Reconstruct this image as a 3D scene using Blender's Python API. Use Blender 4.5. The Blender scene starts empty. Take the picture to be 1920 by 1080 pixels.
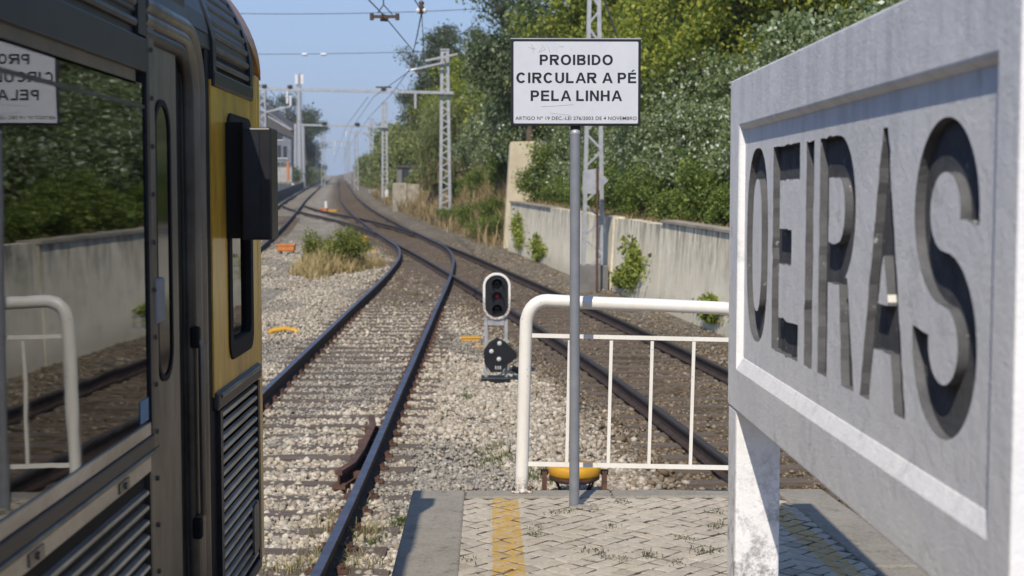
import bpy, bmesh, math, random
import numpy as np
from mathutils import Vector, Matrix
random.seed(7)
RNG = np.random.default_rng(11)
SC = bpy.context.scene
COL = SC.collection

# ------------------------------------------------------------------ camera
F_PX = 2667.0
PITCH = math.atan(172 / F_PX)
YAW = math.radians(0.967)
CAM_Z = 1.5
cd = bpy.data.cameras.new('camera')
cam = bpy.data.objects.new('camera', cd)
COL.objects.link(cam)
cam.location = (0, 0, CAM_Z)
cam.rotation_euler = (math.pi / 2 - PITCH, 0, -YAW)
cd.sensor_width = 36.0
cd.lens = 50.0
cd.clip_start = 0.05
cd.clip_end = 6000
cd.dof.use_dof = True
cd.dof.focus_distance = 6.9
cd.dof.aperture_fstop = 4.5
SC.camera = cam

# ------------------------------------------------------------------ sky and sun
LIGHT = Vector((0.31, 1.0, -1.04)).normalized()      # direction the sunlight travels
SUN_EL = math.asin(-LIGHT.z)
world = bpy.data.worlds.new('World')
SC.world = world
world.use_nodes = True
wn = world.node_tree.nodes
wl = world.node_tree.links
bg = wn['Background']
sky = wn.new('ShaderNodeTexSky')
sky.sky_type = 'NISHITA'
sky.sun_disc = False
sky.sun_elevation = SUN_EL
# Blender: sun_rotation 0 is +Y, clockwise seen from above
sky.sun_rotation = math.atan2(-LIGHT.x, -LIGHT.y)
sky.air_density = 1.0
sky.dust_density = 1.0
sky.ozone_density = 5.0
sky.altitude = 1500
SKY_STRENGTH = 0.15
# low summer haze, the same all round the horizon
tc = wn.new('ShaderNodeTexCoord'); sx_ = wn.new('ShaderNodeSeparateXYZ'); wl.new(tc.outputs['Generated'], sx_.inputs[0])
mr = wn.new('ShaderNodeMapRange'); mr.interpolation_type = 'SMOOTHSTEP'
for i_, v_ in ((1, 0.0), (2, 0.40), (3, 0.96), (4, 0.0)): mr.inputs[i_].default_value = v_
wl.new(sx_.outputs[2], mr.inputs[0])
hz_ = wn.new('ShaderNodeMix'); hz_.data_type = 'RGBA'
wl.new(mr.outputs[0], hz_.inputs[0]); wl.new(sky.outputs[0], hz_.inputs[6])
hz_.inputs[7].default_value = (0.335 / SKY_STRENGTH, 0.42 / SKY_STRENGTH, 0.59 / SKY_STRENGTH, 1)
wl.new(hz_.outputs[2], bg.inputs[0])
bg.inputs[1].default_value = SKY_STRENGTH
sd = bpy.data.lights.new('sun', 'SUN')
sd.energy = 3.9
sd.angle = math.radians(0.53)
sd.color = (1.0, 0.905, 0.77)
sun = bpy.data.objects.new('sun', sd)
COL.objects.link(sun)
sun.rotation_euler = LIGHT.to_track_quat('-Z', 'Y').to_euler()

vs = SC.view_settings
vs.view_transform = 'Standard'
vs.look = 'None'
vs.exposure = 0.15
vs.gamma = 1.0
vs.use_curve_mapping = False
SC.cycles.use_denoising = True
SC.cycles.max_bounces = 8
SC.cycles.transparent_max_bounces = 12
SC.cycles.caustics_reflective = False
SC.cycles.caustics_refractive = False
SC.cycles.sample_clamp_indirect = 4.0

# ------------------------------------------------------------------ helpers
_fw = Vector((math.sin(YAW) * math.cos(PITCH), math.cos(YAW) * math.cos(PITCH), -math.sin(PITCH)))
_rt = Vector((math.cos(YAW), -math.sin(YAW), 0))
_up = _rt.cross(_fw)
def at(px, py, y):
    """point of the place seen at a pixel of the photograph, at distance y"""
    r = _fw * F_PX + _rt * (px - 960) - _up * (py - 540)
    t = y / r.y
    return Vector((r.x * t, y, CAM_Z + r.z * t))

def railz(y):
    y = np.asarray(y, dtype=float)
    return np.where(y < 700, -1.314 + 0.0188 * y, -1.314 + 0.0188 * 700 + 0.004 * (y - 700))
def rz(y): return float(railz(y))

def smooth(a, b, x):
    t = np.clip((np.asarray(x, dtype=float) - a) / (b - a), 0, 1)
    return t * t * (3 - 2 * t)

def curve(pts):
    """smooth x(y) through control points"""
    ys = np.array([p[0] for p in pts], float); xs = np.array([p[1] for p in pts], float)
    m = np.gradient(xs, ys)
    def f(y):
        y = np.asarray(y, float)
        i = np.clip(np.searchsorted(ys, y) - 1, 0, len(ys) - 2)
        h = ys[i + 1] - ys[i]; t = (y - ys[i]) / h
        a = 2 * t**3 - 3 * t**2 + 1; b = t**3 - 2 * t**2 + t
        c = -2 * t**3 + 3 * t**2; d = t**3 - t**2
        r = a * xs[i] + b * h * m[i] + c * xs[i + 1] + d * h * m[i + 1]
        r = np.where(y < ys[0], xs[0] + m[0] * (y - ys[0]), r)
        return np.where(y > ys[-1], xs[-1] + m[-1] * (y - ys[-1]), r)
    return f

MAIN = curve([(-20, 5.6), (0, 4.35), (8, 3.75), (13.6, 3.2), (20, 2.5), (28, 1.42), (38, -0.08), (48, -1.6), (56, -2.9),
              (67, -4.55), (80, -6.35), (95, -8.3), (131, -12.6), (200, -20.0), (420, -42.8)])
SIDING = curve([(-20, -2.85), (0, -2.36), (6, -2.17), (10, -2.07), (18, -2.0), (28, -1.93), (40, -1.88), (46, -2.0), (52, -2.42),
                (58, -3.25), (66, -4.42), (72, -5.28), (76, -5.82)])
LEFT = curve([(-20, -6.4), (20, -7.2), (45, -8.55), (61.5, -10.1), (91, -13.2), (130, -17.5), (170, -21.7), (420, -47.0)])
CROSS = curve([(62, -3.85), (70, -5.35), (78, -7.15), (86, -9.15), (93, -11.0), (101, -12.95), (112, -15.25)])
EDGE = lambda y: MAIN(y) + 2.30 + np.clip((np.asarray(y, float) - 24) * 0.0225, 0, 0.8)          # foot of the bank / retaining wall

def ground(x, y):
    """height of the ground sheet"""
    x = np.asarray(x, float); y = np.asarray(y, float)
    s = x - EDGE(y)
    R = railz(y)
    base = R - 0.215
    w = 1 - smooth(50.5, 54, y)                      # walled part
    jump = np.where(s > 0.16, 1.0, 0.0) * 1.60 * w
    bank = smooth(0.0, 2.8, s) * 2.1 * (1 - w)
    shoulder = smooth(-1.5, -0.2, s) * 0.12
    slope = np.clip(s - 0.6, 0, 9) * 0.36 + np.clip(s - 9.6, 0, 60) * 0.1
    far = smooth(130, 330, y)
    rise = jump + bank + shoulder + slope * (1 - 0.75 * far)
    lft = np.clip(-(s + 18), 0, 40) * 0.02
    return base + rise + lft
def gz(x, y): return float(ground(x, y))

def obj(name, me, parent=None, loc=(0, 0, 0)):
    o = bpy.data.objects.new(name, me)
    COL.objects.link(o)
    o.location = loc
    if parent is not None: o.parent = parent
    return o

def tag(o, label=None, cat=None, group=None, kind=None):
    if label: o['label'] = label
    if cat: o['category'] = cat
    if group: o['group'] = group
    if kind: o['kind'] = kind
    return o

def thing(name, loc, label, cat, group=None):
    o = obj(name, None, None, loc)
    o.empty_display_size = 0.1
    return tag(o, label, cat, group)

def origin_of(o):
    v = Vector((0, 0, 0))
    while o is not None:
        v += o.location; o = o.parent
    return v

class MB:
    def __init__(s): s.v = []; s.f = []; s.m = []; s.sm = []
    def add(s, vs, fs, mi=0, sm=False):
        n = len(s.v); s.v += [tuple(v) for v in vs]
        for f in fs: s.f.append(tuple(i + n for i in f)); s.m.append(mi); s.sm.append(sm)
        return s
    def box(s, x0, x1, y0, y1, z0, z1, mi=0):
        return s.add([(x0,y0,z0),(x1,y0,z0),(x1,y1,z0),(x0,y1,z0),(x0,y0,z1),(x1,y0,z1),(x1,y1,z1),(x0,y1,z1)],
                     [(0,3,2,1),(4,5,6,7),(0,1,5,4),(1,2,6,5),(2,3,7,6),(3,0,4,7)], mi)
    def bar(s, p, q, w, h, mi=0, up=(0, 0, 1)):
        p = Vector(p); q = Vector(q); d = (q - p).normalized(); u = Vector(up)
        if abs(d.dot(u)) > 0.98: u = Vector((0, 1, 0))
        a = d.cross(u).normalized() * (w / 2); b = a.cross(d).normalized() * (h / 2)
        vs = [p - a - b, p + a - b, p + a + b, p - a + b, q - a - b, q + a - b, q + a + b, q - a + b]
        return s.add(vs, [(0,3,2,1),(4,5,6,7),(0,1,5,4),(1,2,6,5),(2,3,7,6),(3,0,4,7)], mi)
    def tube(s, path, r, n=10, mi=0, cap=True):
        path = [Vector(p) for p in path]; k = len(path)
        rr = r if isinstance(r, (list, tuple)) else [r] * k
        ref = None; vs = []
        for i, p in enumerate(path):
            d = (path[min(i + 1, k - 1)] - path[max(i - 1, 0)]).normalized()
            if ref is None:
                ref = Vector((0, 0, 1)) if abs(d.z) < 0.9 else Vector((1, 0, 0))
            a = d.cross(ref).normalized(); b = a.cross(d).normalized(); ref = b
            for j in range(n):
                t = 2 * math.pi * j / n
                vs.append(p + (a * math.cos(t) + b * math.sin(t)) * rr[i])
        fs = []
        for i in range(k - 1):
            for j in range(n):
                j2 = (j + 1) % n
                fs.append((i*n + j, i*n + j2, (i+1)*n + j2, (i+1)*n + j))
        s.add(vs, fs, mi, True)
        if cap:
            s.add(vs[:n], [tuple(reversed(range(n)))], mi); s.add(vs[-n:], [tuple(range(n))], mi)     # own vertices: caps must not bend the side shading
        return s
    def prism(s, poly, axis, a, b, mi=0):
        """poly: 2D points in the plane normal to axis ('x': (y,z), 'y': (x,z), 'z': (x,y))"""
        def P(u, v, t): return {'x': (t, u, v), 'y': (u, t, v), 'z': (u, v, t)}[axis]
        n = len(poly)
        vs = [P(u, v, a) for u, v in poly] + [P(u, v, b) for u, v in poly]
        fs = [tuple(range(n)), tuple(reversed(range(n, 2*n)))] + [(i, n+i, n+(i+1) % n, (i+1) % n) for i in range(n)]
        return s.add(vs, fs, mi)
    def lathe(s, prof, c, n=24, mi=0, axis='z'):
        vs = []
        for r, h in prof:
            for j in range(n):
                t = 2 * math.pi * j / n
                a, b = r * math.cos(t), r * math.sin(t)
                v = {'z': (a, b, h), 'y': (a, h, b), 'x': (h, a, b)}[axis]
                vs.append((c[0] + v[0], c[1] + v[1], c[2] + v[2]))
        k = len(prof)
        fs = [(i*n+j, i*n+(j+1) % n, (i+1)*n+(j+1) % n, (i+1)*n+j) for i in range(k-1) for j in range(n)]
        s.add(vs, fs, mi, True); s.add(vs[:n], [tuple(range(n))], mi); return s.add(vs[-n:], [tuple(range(n))], mi)
    def build(s, name, mats, parent=None, bevel=0, fix=True, segs=2):
        me = bpy.data.meshes.new(name)
        o = Vector((0, 0, 0)) if parent is None else origin_of(parent)
        me.from_pydata([(v[0] - o.x, v[1] - o.y, v[2] - o.z) for v in s.v], [], s.f)
        if not isinstance(mats, (list, tuple)): mats = [mats]
        for m in mats: me.materials.append(M[m] if isinstance(m, str) else m)
        me.polygons.foreach_set('material_index', s.m)
        me.polygons.foreach_set('use_smooth', s.sm)
        if fix:
            bm = bmesh.new(); bm.from_mesh(me)
            bmesh.ops.recalc_face_normals(bm, faces=bm.faces)
            bm.to_mesh(me); bm.free()
        ob = obj(name, me, parent)
        if bevel:
            md = ob.modifiers.new('bevel', 'BEVEL'); md.width = bevel; md.segments = segs; md.limit_method = 'ANGLE'
            md.angle_limit = math.radians(40)
        return ob

def np_mesh(name, verts, faces, mats, col=None, smooth_=False):
    """verts (n,3), faces (m,k) arrays; col (n,3) per-vertex colour"""
    me = bpy.data.meshes.new(name)
    n, (m, k) = len(verts), faces.shape
    me.vertices.add(n); me.vertices.foreach_set('co', np.asarray(verts, np.float32).ravel())
    me.loops.add(m * k); me.loops.foreach_set('vertex_index', faces.astype(np.int32).ravel())
    me.polygons.add(m); me.polygons.foreach_set('loop_start', np.arange(0, m * k, k, dtype=np.int32))
    me.polygons.foreach_set('loop_total', np.full(m, k, np.int32))
    if smooth_: me.polygons.foreach_set('use_smooth', np.ones(m, bool))
    if col is not None:
        a = me.color_attributes.new('tint', 'FLOAT_COLOR', 'POINT')
        c = np.ones((n, 4), np.float32); c[:, :3] = col
        a.data.foreach_set('color', c.ravel())
    for mt in mats: me.materials.append(M[mt])
    me.update(calc_edges=True)
    return me

def rrect(u0, u1, v0, v1, r, n=6):
    pts = []
    for cu, cv, a0 in ((u1-r, v1-r, 0), (u0+r, v1-r, 90), (u0+r, v0+r, 180), (u1-r, v0+r, 270)):
        for i in range(n + 1):
            a = math.radians(a0 + 90 * i / n); pts.append((cu + r*math.cos(a), cv + r*math.sin(a)))
    return pts

def ring(mb, outer, inner, axis, a, b, mi=0):
    """frame between two loops of equal count"""
    n = len(outer)
    def P(p, t): return {'x': (t, p[0], p[1]), 'y': (p[0], t, p[1]), 'z': (p[0], p[1], t)}[axis]
    vs = [P(p, a) for p in outer] + [P(p, a) for p in inner] + [P(p, b) for p in outer] + [P(p, b) for p in inner]
    fs = []
    for i in range(n):
        j = (i + 1) % n
        fs += [(i, j, n+j, n+i), (2*n+i, 3*n+i, 3*n+j, 2*n+j), (i, 2*n+i, 2*n+j, j), (n+i, n+j, 3*n+j, 3*n+i)]
    return mb.add(vs, fs, mi)

# ------------------------------------------------------------------ materials
M = {}
class NT:
    def __init__(s, name):
        m = bpy.data.materials.new(name); m.use_nodes = True; M[name] = m
        s.m = m; s.n = m.node_tree.nodes; s.l = m.node_tree.links
        s.b = s.n['Principled BSDF']; s.out = s.n['Material Output']
        g = s.n.new('ShaderNodeNewGeometry'); s.pos = g.outputs['Position']
    def link(s, a, b): s.l.new(a, b)
    def noise(s, scale, detail=4, rough=0.6, vec=None, stretch=None, dist=0):
        v = vec or s.pos
        if stretch:
            mp = s.n.new('ShaderNodeMapping'); mp.inputs['Scale'].default_value = stretch
            s.l.new(v, mp.inputs[0]); v = mp.outputs[0]
        t = s.n.new('ShaderNodeTexNoise'); t.inputs['Scale'].default_value = scale
        t.inputs['Detail'].default_value = detail; t.inputs['Roughness'].default_value = rough
        t.inputs['Distortion'].default_value = dist
        s.l.new(v, t.inputs['Vector']); return t.outputs['Fac']
    def voro(s, scale, feature='F1', out='Distance', vec=None):
        t = s.n.new('ShaderNodeTexVoronoi'); t.feature = feature; t.inputs['Scale'].default_value = scale
        s.l.new(vec or s.pos, t.inputs['Vector']); return t.outputs[out]
    def ramp(s, fac, stops, interp='LINEAR'):
        r = s.n.new('ShaderNodeValToRGB'); e = r.color_ramp; e.interpolation = interp
        while len(e.elements) < len(stops): e.elements.new(0.5)
        for el, (p, c) in zip(e.elements, stops):
            el.position = p; el.color = (c, c, c, 1) if not isinstance(c, tuple) else (*c, 1)
        s.l.new(fac, r.inputs[0]); return r.outputs[0]
    def mix(s, fac, a, b, mode='MIX'):
        x = s.n.new('ShaderNodeMix'); x.data_type = 'RGBA'; x.blend_type = mode
        for i, v in ((0, fac), (6, a), (7, b)):
            if isinstance(v, (int, float)): x.inputs[i].default_value = v
            elif isinstance(v, tuple): x.inputs[i].default_value = (*v, 1)
            else: s.l.new(v, x.inputs[i])
        return x.outputs[2]
    def math(s, op, a, b=0.0, clamp=False):
        x = s.n.new('ShaderNodeMath'); x.operation = op; x.use_clamp = clamp
        for i, v in ((0, a), (1, b)):
            if isinstance(v, (int, float)): x.inputs[i].default_value = v
            else: s.l.new(v, x.inputs[i])
        return x.outputs[0]
    def sep(s):
        x = s.n.new('ShaderNodeSeparateXYZ'); s.l.new(s.pos, x.inputs[0]); return x.outputs
    def attr(s, name):
        x = s.n.new('ShaderNodeAttribute'); x.attribute_name = name; return x.outputs['Color']
    def rand(s):
        x = s.n.new('ShaderNodeObjectInfo'); return x.outputs['Random']
    def base(s, c): 
        if isinstance(c, tuple): s.b.inputs['Base Color'].default_value = (*c, 1)
        else: s.l.new(c, s.b.inputs['Base Color'])
        return s
    def set(s, rough=None, metal=None, spec=None):
        for k, v in (('Roughness', rough), ('Metallic', metal), ('Specular IOR Level', spec)):
            if v is None: continue
            if isinstance(v, (int, float)): s.b.inputs[k].default_value = v
            else: s.l.new(v, s.b.inputs[k])
        return s
    def bump(s, h, strength=0.3, dist=0.01):
        x = s.n.new('ShaderNodeBump'); x.inputs['Strength'].default_value = strength
        x.inputs['Distance'].default_value = dist
        s.l.new(h, x.inputs['Height']); s.l.new(x.outputs[0], s.b.inputs['Normal']); return s

def plain(name, c1, c2=None, scale=8, rough=0.6, metal=0.0, bump=0.0, bscale=60, stretch=None, spec=None, contrast=(0.35, 0.68)):
    t = NT(name)
    if c2 is None: c2 = tuple(v * 0.72 for v in c1)
    f = t.ramp(t.noise(scale, 5, 0.62, stretch=stretch), [(contrast[0], 0.0), (contrast[1], 1.0)])
    t.base(t.mix(f, c2, c1)); t.set(rough, metal, spec)
    if bump: t.bump(t.noise(bscale, 4), bump, 0.01)
    return t

plain('asphalt', (0.07, 0.07, 0.072), (0.045, 0.045, 0.047), 3, 0.9)
plain('dark_paint', (0.018, 0.019, 0.022), (0.010, 0.010, 0.012), 9, 0.42, spec=0.4)
plain('rubber', (0.008, 0.008, 0.009), None, 9, 0.75, spec=0.25)
plain('grey_steel', (0.235, 0.25, 0.28), (0.195, 0.21, 0.235), 14, 0.62, 0.1, bump=0.05, spec=0.3)
plain('galvanised', (0.46, 0.47, 0.48), (0.33, 0.34, 0.36), 6, 0.5, 0.35, bump=0.05)
plain('rust', (0.15, 0.070, 0.042), (0.055, 0.032, 0.026), 11, 0.85, bump=0.3)
plain('yellow_box', (0.66, 0.36, 0.02), (0.50, 0.25, 0.02), 7, 0.5, bump=0.05)
plain('orange_box', (0.62, 0.22, 0.035), (0.48, 0.15, 0.03), 5, 0.6)
plain('insulator', (0.72, 0.74, 0.76), (0.55, 0.56, 0.58), 9, 0.25)
plain('insulator_brown', (0.09, 0.06, 0.04), None, 9, 0.3)
plain('wire', (0.06, 0.065, 0.075), None, 3, 0.5, 0.4)
plain('lamp_white', (0.72, 0.73, 0.75), (0.6, 0.61, 0.62), 6, 0.4)
plain('house_wall', (0.20, 0.21, 0.24), (0.15, 0.16, 0.185), 1.3, 0.85)
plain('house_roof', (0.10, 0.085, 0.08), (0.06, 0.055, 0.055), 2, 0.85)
plain('window_dark', (0.03, 0.035, 0.04), None, 2, 0.15)
plain('red_paint', (0.5, 0.03, 0.03), None, 4, 0.5)
plain('bark', (0.16, 0.12, 0.085), (0.07, 0.055, 0.04), 9, 0.95, bump=0.6, bscale=30, stretch=(1, 1, 0.25))
plain('lens_dark', (0.006, 0.006, 0.008), None, 9, 0.08)
plain('bolt_white', (0.62, 0.63, 0.62), None, 30, 0.6)
plain('interior_grey', (0.40, 0.41, 0.40), (0.32, 0.33, 0.33), 4, 0.6)
plain('interior_dark', (0.03, 0.03, 0.032), None, 4, 0.8)
plain('blue_sticker', (0.05, 0.22, 0.42), None, 20, 0.5)
plain('cream_wall', (0.62, 0.55, 0.40), (0.50, 0.43, 0.31), 1.6, 0.9, bump=0.15, bscale=18)

t = NT('red_lens'); t.base((0.12, 0.002, 0.01)); t.set(0.15)
t.b.inputs['Emission Color'].default_value = (1.0, 0.01, 0.08, 1); t.b.inputs['Emission Strength'].default_value = 0.12

# black lettering and enamel plate
plain('sign_black', (0.016, 0.018, 0.024), (0.012, 0.013, 0.017), 12, 0.4, spec=0.4)
t = NT('sign_white')
f = t.ramp(t.noise(9, 6, 0.65), [(0.35, 0.0), (0.75, 1.0)])
t.base(t.mix(f, (0.56, 0.585, 0.63), (0.63, 0.645, 0.67))); t.set(0.35, spec=0.5)
plain('scribble', (0.40, 0.41, 0.42), None, 40, 0.6)

# white railing paint with chips
t = NT('railing_white')
chip = t.ramp(t.noise(48, 4, 0.8), [(0.665, 0.0), (0.69, 1.0)])
dirt = t.ramp(t.noise(7, 5, 0.7, stretch=(1, 1, 0.5)), [(0.4, 0.0), (0.8, 1.0)])
c = t.mix(dirt, (0.80, 0.785, 0.74), (0.70, 0.67, 0.59))
ft_ = t.n.new('ShaderNodeMapRange')
for i_, v_ in ((1, 0.015), (2, 0.10), (3, 0.85), (4, 0.0)): ft_.inputs[i_].default_value = v_
t.link(t.sep()[2], ft_.inputs[0])
rst = t.math('MULTIPLY', ft_.outputs[0], t.ramp(t.noise(55, 5, 0.75), [(0.42, 0.0), (0.55, 1.0)]))
c = t.mix(rst, c, (0.12, 0.07, 0.045))
t.base(t.mix(chip, c, (0.07, 0.045, 0.03))); t.set(0.38); t.bump(t.noise(60, 4), 0.08, 0.004)

# station name board: weathered white-grey concrete
t = NT('board_concrete')
blot = t.ramp(t.noise(3.2, 8, 0.68), [(0.36, 0.0), (0.66, 1.0)])
spk = t.ramp(t.noise(26, 6, 0.75), [(0.40, 0.0), (0.60, 1.0)])
c = t.mix(blot, (0.84, 0.855, 0.89), (0.93, 0.935, 0.94))
c = t.mix(t.math('MULTIPLY', spk, 0.35), c, (0.84, 0.84, 0.84))
low = t.math('SUBTRACT', 1.0, t.math('MULTIPLY', t.math('ADD', t.sep()[2], -0.1), 1.55, True), True)   # bare worn patches on the legs
worn = t.ramp(t.noise(16, 8, 0.8), [(0.47, 0.0), (0.60, 1.0)])
c = t.mix(t.math('MULTIPLY', worn, low), c, (0.20, 0.20, 0.195))
strk = t.ramp(t.noise(5, 6, 0.7, stretch=(1, 3, 0.45)), [(0.46, 0.0), (0.74, 1.0)])
topd = t.ramp(t.sep()[2], [(0.0, 0.25), (0.5, 0.3), (1.0, 1.0)]); tpm = t.n.new('ShaderNodeMapRange'); tpm.inputs[1].default_value = 1.45; tpm.inputs[2].default_value = 1.9; tpm.inputs[3].default_value = 0.55; tpm.inputs[4].default_value = 1.6
t.link(t.sep()[2], tpm.inputs[0]); strk = t.math('MULTIPLY', strk, tpm.outputs[0])
c = t.mix(t.math('MULTIPLY', strk, 0.30, True), c, (0.34, 0.34, 0.33))
gr_ = t.ramp(t.noise(7.5, 8, 0.78), [(0.57, 0.0), (0.66, 0.45)]); c = t.mix(gr_, c, (0.45, 0.45, 0.44))
t.base(c); t.set(0.85, spec=0.2)
t.bump(t.math('ADD', t.noise(120, 5, 0.7), t.math('MULTIPLY', t.noise(18, 6, 0.7), 2.0)), 0.40, 0.006)

t = NT('board_letter')
blot = t.ramp(t.noise(9, 7, 0.7), [(0.35, 0.0), (0.7, 1.0)])
c = t.mix(blot, (0.095, 0.098, 0.105), (0.165, 0.168, 0.178))
chip = t.ramp(t.noise(24, 6, 0.78), [(0.63, 0.0), (0.67, 1.0)])
t.base(t.mix(chip, c, (0.45, 0.45, 0.45))); t.set(0.97, spec=0.03); t.bump(t.noise(70, 5), 0.4, 0.005)

# kerb concrete
t = NT('kerb')
blot = t.ramp(t.noise(4, 8, 0.7), [(0.3, 0.0), (0.7, 1.0)])
spk = t.ramp(t.noise(85, 5, 0.8), [(0.40, 0.0), (0.62, 1.0)])
c = t.mix(blot, (0.21, 0.19, 0.155), (0.33, 0.305, 0.255)); c = t.mix(t.math('MULTIPLY', spk, 0.55), c, (0.44, 0.41, 0.35))
c = t.mix(t.ramp(t.noise(11, 7, 0.75), [(0.56, 0.0), (0.66, 0.6)]), c, (0.12, 0.11, 0.09))
t.base(c); t.set(0.9, spec=0.2); t.bump(t.noise(95, 6, 0.8), 0.9, 0.006)
plain('platform_side', (0.16, 0.15, 0.13), (0.10, 0.095, 0.085), 3, 0.95, bump=0.3, bscale=25)
plain('joint_sand', (0.34, 0.295, 0.22), (0.045, 0.038, 0.03), 13, 0.95, bump=0.5, bscale=120, contrast=(0.44, 0.62))

# limestone cobble, with a worn yellow line painted across
t = NT('cobble')
r1 = t.rand()
c = t.ramp(r1, [(0.0, (0.54, 0.47, 0.36)), (0.3, (0.64, 0.57, 0.45)), (0.6, (0.57, 0.51, 0.41)), (0.85, (0.70, 0.63, 0.51)), (1.0, (0.42, 0.36, 0.28))])
c = t.mix(t.ramp(t.noise(2.2, 6, 0.7), [(0.35, 0.0), (0.7, 0.5)]), c, (0.40, 0.34, 0.255))
c = t.mix(t.ramp(t.noise(40, 6, 0.7), [(0.35, 0.0), (0.75, 1.0)]), t.mix(0.45, c, (0.20, 0.18, 0.15)), c)
X, Y, Z = t.sep()
w = t.math('MULTIPLY', t.math('GREATER_THAN', t.math('ADD', X, t.math('MULTIPLY', t.noise(30, 3), 0.02)), 0.028),
           t.math('LESS_THAN', t.math('ADD', X, t.math('MULTIPLY', t.noise(33, 3), 0.02)), 0.158))
w2 = t.math('MULTIPLY', t.math('GREATER_THAN', X, t.math('SUBTRACT', 1.66, t.math('MULTIPLY', Y, 0.05))), t.math('LESS_THAN', X, t.math('SUBTRACT', 1.77, t.math('MULTIPLY', Y, 0.05))))
w = t.math('MAXIMUM', w, t.math('MULTIPLY', w2, 0.8))
w = t.math('MULTIPLY', w, t.math('LESS_THAN', Y, 7.02))
wear = t.ramp(t.noise(26, 7, 0.75), [(0.38, 0.15), (0.58, 1.0)])
t.base(t.mix(t.math('MULTIPLY', w, wear), c, (0.50, 0.30, 0.04))); t.set(0.75, spec=0.3); t.bump(t.noise(110, 5, 0.7), 0.4, 0.004)

# gravel / ground sheet
t = NT('ground')
zone = t.attr('tint')
g1 = t.voro(17, 'F1', 'Color'); bwn = t.n.new('ShaderNodeRGBToBW'); t.link(g1, bwn.inputs[0])
st = t.ramp(bwn.outputs[0], [(0.15, 0.45), (0.5, 0.85), (0.85, 1.55)])
pat = t.ramp(t.noise(0.55, 6, 0.65), [(0.3, 0.75), (0.7, 1.2)])
c = t.mix(1.0, zone, st, 'MULTIPLY'); c = t.mix(1.0, c, pat, 'MULTIPLY')
t.base(c); t.set(0.95, spec=0.15)
t.bump(t.math('ADD', t.voro(17, 'F1', 'Distance'), t.noise(60, 4)), 0.8, 0.05)

t = NT('stone')
c = t.attr('tint')
t.base(t.mix(t.ramp(t.noise(70, 4, 0.7), [(0.3, 0.0), (0.7, 1.0)]), t.mix(0.35, c, (0.12, 0.10, 0.08)), c)); t.set(0.88, spec=0.2)

plain('sleeper', (0.17, 0.135, 0.105), (0.085, 0.066, 0.052), 6, 0.95, bump=0.5, bscale=40, stretch=(0.4, 5, 5))
t = NT('rail_side')
t.base(t.mix(t.ramp(t.noise(9, 5), [(0.3, 0.0), (0.7, 1.0)]), (0.035, 0.024, 0.020), (0.075, 0.048, 0.036))); t.set(0.8, 0.2)
t = NT('rail_top')
t.base(t.mix(t.ramp(t.noise(5, 5, 0.7), [(0.4, 0.0), (0.7, 1.0)]), (0.17, 0.17, 0.21), (0.12, 0.105, 0.11))); t.set(t.ramp(t.noise(6, 4), [(0.3, 0.34), (0.7, 0.5)]), 0.8)
t = NT('rail_top_dull')
t.base((0.09, 0.08, 0.075)); t.set(0.5, 0.6)

# retaining wall: pale render with dark run-off streaks
t = NT('wall_render')
c = t.mix(t.ramp(t.noise(1.1, 7, 0.65), [(0.3, 0.0), (0.7, 1.0)]), (0.74, 0.66, 0.49), (0.92, 0.84, 0.66))
strk = t.ramp(t.noise(3.2, 8, 0.76, stretch=(1.6, 1.6, 0.30)), [(0.44, 0.0), (0.62, 1.0)])
X, Y, Z = t.sep()
hrel = t.math('SUBTRACT', Z, t.math('ADD', t.math('MULTIPLY', Y, 0.0188), -1.314))     # height above the rail
topm = t.math('POWER', t.math('MULTIPLY', t.math('SUBTRACT', hrel, 0.35), 0.78, True), 1.6)
c = t.mix(t.math('MULTIPLY', strk, t.math('ADD', t.math('MULTIPLY', topm, 0.85), 0.05)), c, (0.10, 0.098, 0.08))
c = t.mix(t.ramp(t.noise(2.6, 8, 0.75), [(0.54, 0.0), (0.68, 0.42)]), c, (0.42, 0.385, 0.30))
c = t.mix(t.ramp(hrel, [(0.0, 0.30), (0.35, 0.0)]), c, (0.20, 0.165, 0.12))
t.base(c); t.set(0.92, spec=0.2); t.bump(t.noise(14, 6, 0.7), 0.35, 0.03)
plain('wall_coping', (0.42, 0.38, 0.30), (0.24, 0.21, 0.17), 3, 0.9, bump=0.2)
plain('concrete_dark', (0.20, 0.195, 0.185), (0.13, 0.125, 0.12), 3, 0.9, bump=0.2, bscale=30)
plain('concrete_pale', (0.42, 0.41, 0.385), (0.30, 0.29, 0.27), 1.5, 0.9)

# train
t = NT('stainless')
grime = t.ramp(t.noise(2.4, 8, 0.72, stretch=(1, 1, 0.35)), [(0.32, 0.0), (0.72, 1.0)])
fine = t.noise(3, 4, 0.6, stretch=(60, 60, 1.5))
c = t.mix(grime, (0.115, 0.098, 0.075), (0.29, 0.275, 0.245))
t.base(t.mix(t.math('MULTIPLY', fine, 0.35), c, (0.16, 0.15, 0.13))); t.set(t.ramp(grime, [(0.0, 0.55), (1.0, 0.30)]), 0.75); t.bump(fine, 0.05, 0.002)
t = NT('stainless_dark')
grime = t.ramp(t.noise(4.4, 8, 0.72), [(0.32, 0.0), (0.72, 1.0)])
t.base(t.mix(grime, (0.035, 0.031, 0.026), (0.10, 0.095, 0.085))); t.set(0.46, 0.6); t.bump(t.noise(40, 5), 0.06, 0.003)
t = NT('stainless_bright')
grime = t.ramp(t.noise(5, 8, 0.75, stretch=(1, .4, 1)), [(0.30, 0.0), (0.70, 1.0)])
t.base(t.mix(grime, (0.22, 0.195, 0.155), (0.58, 0.56, 0.52))); t.set(0.36, 0.7)
t = NT('train_blue_black')
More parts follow.
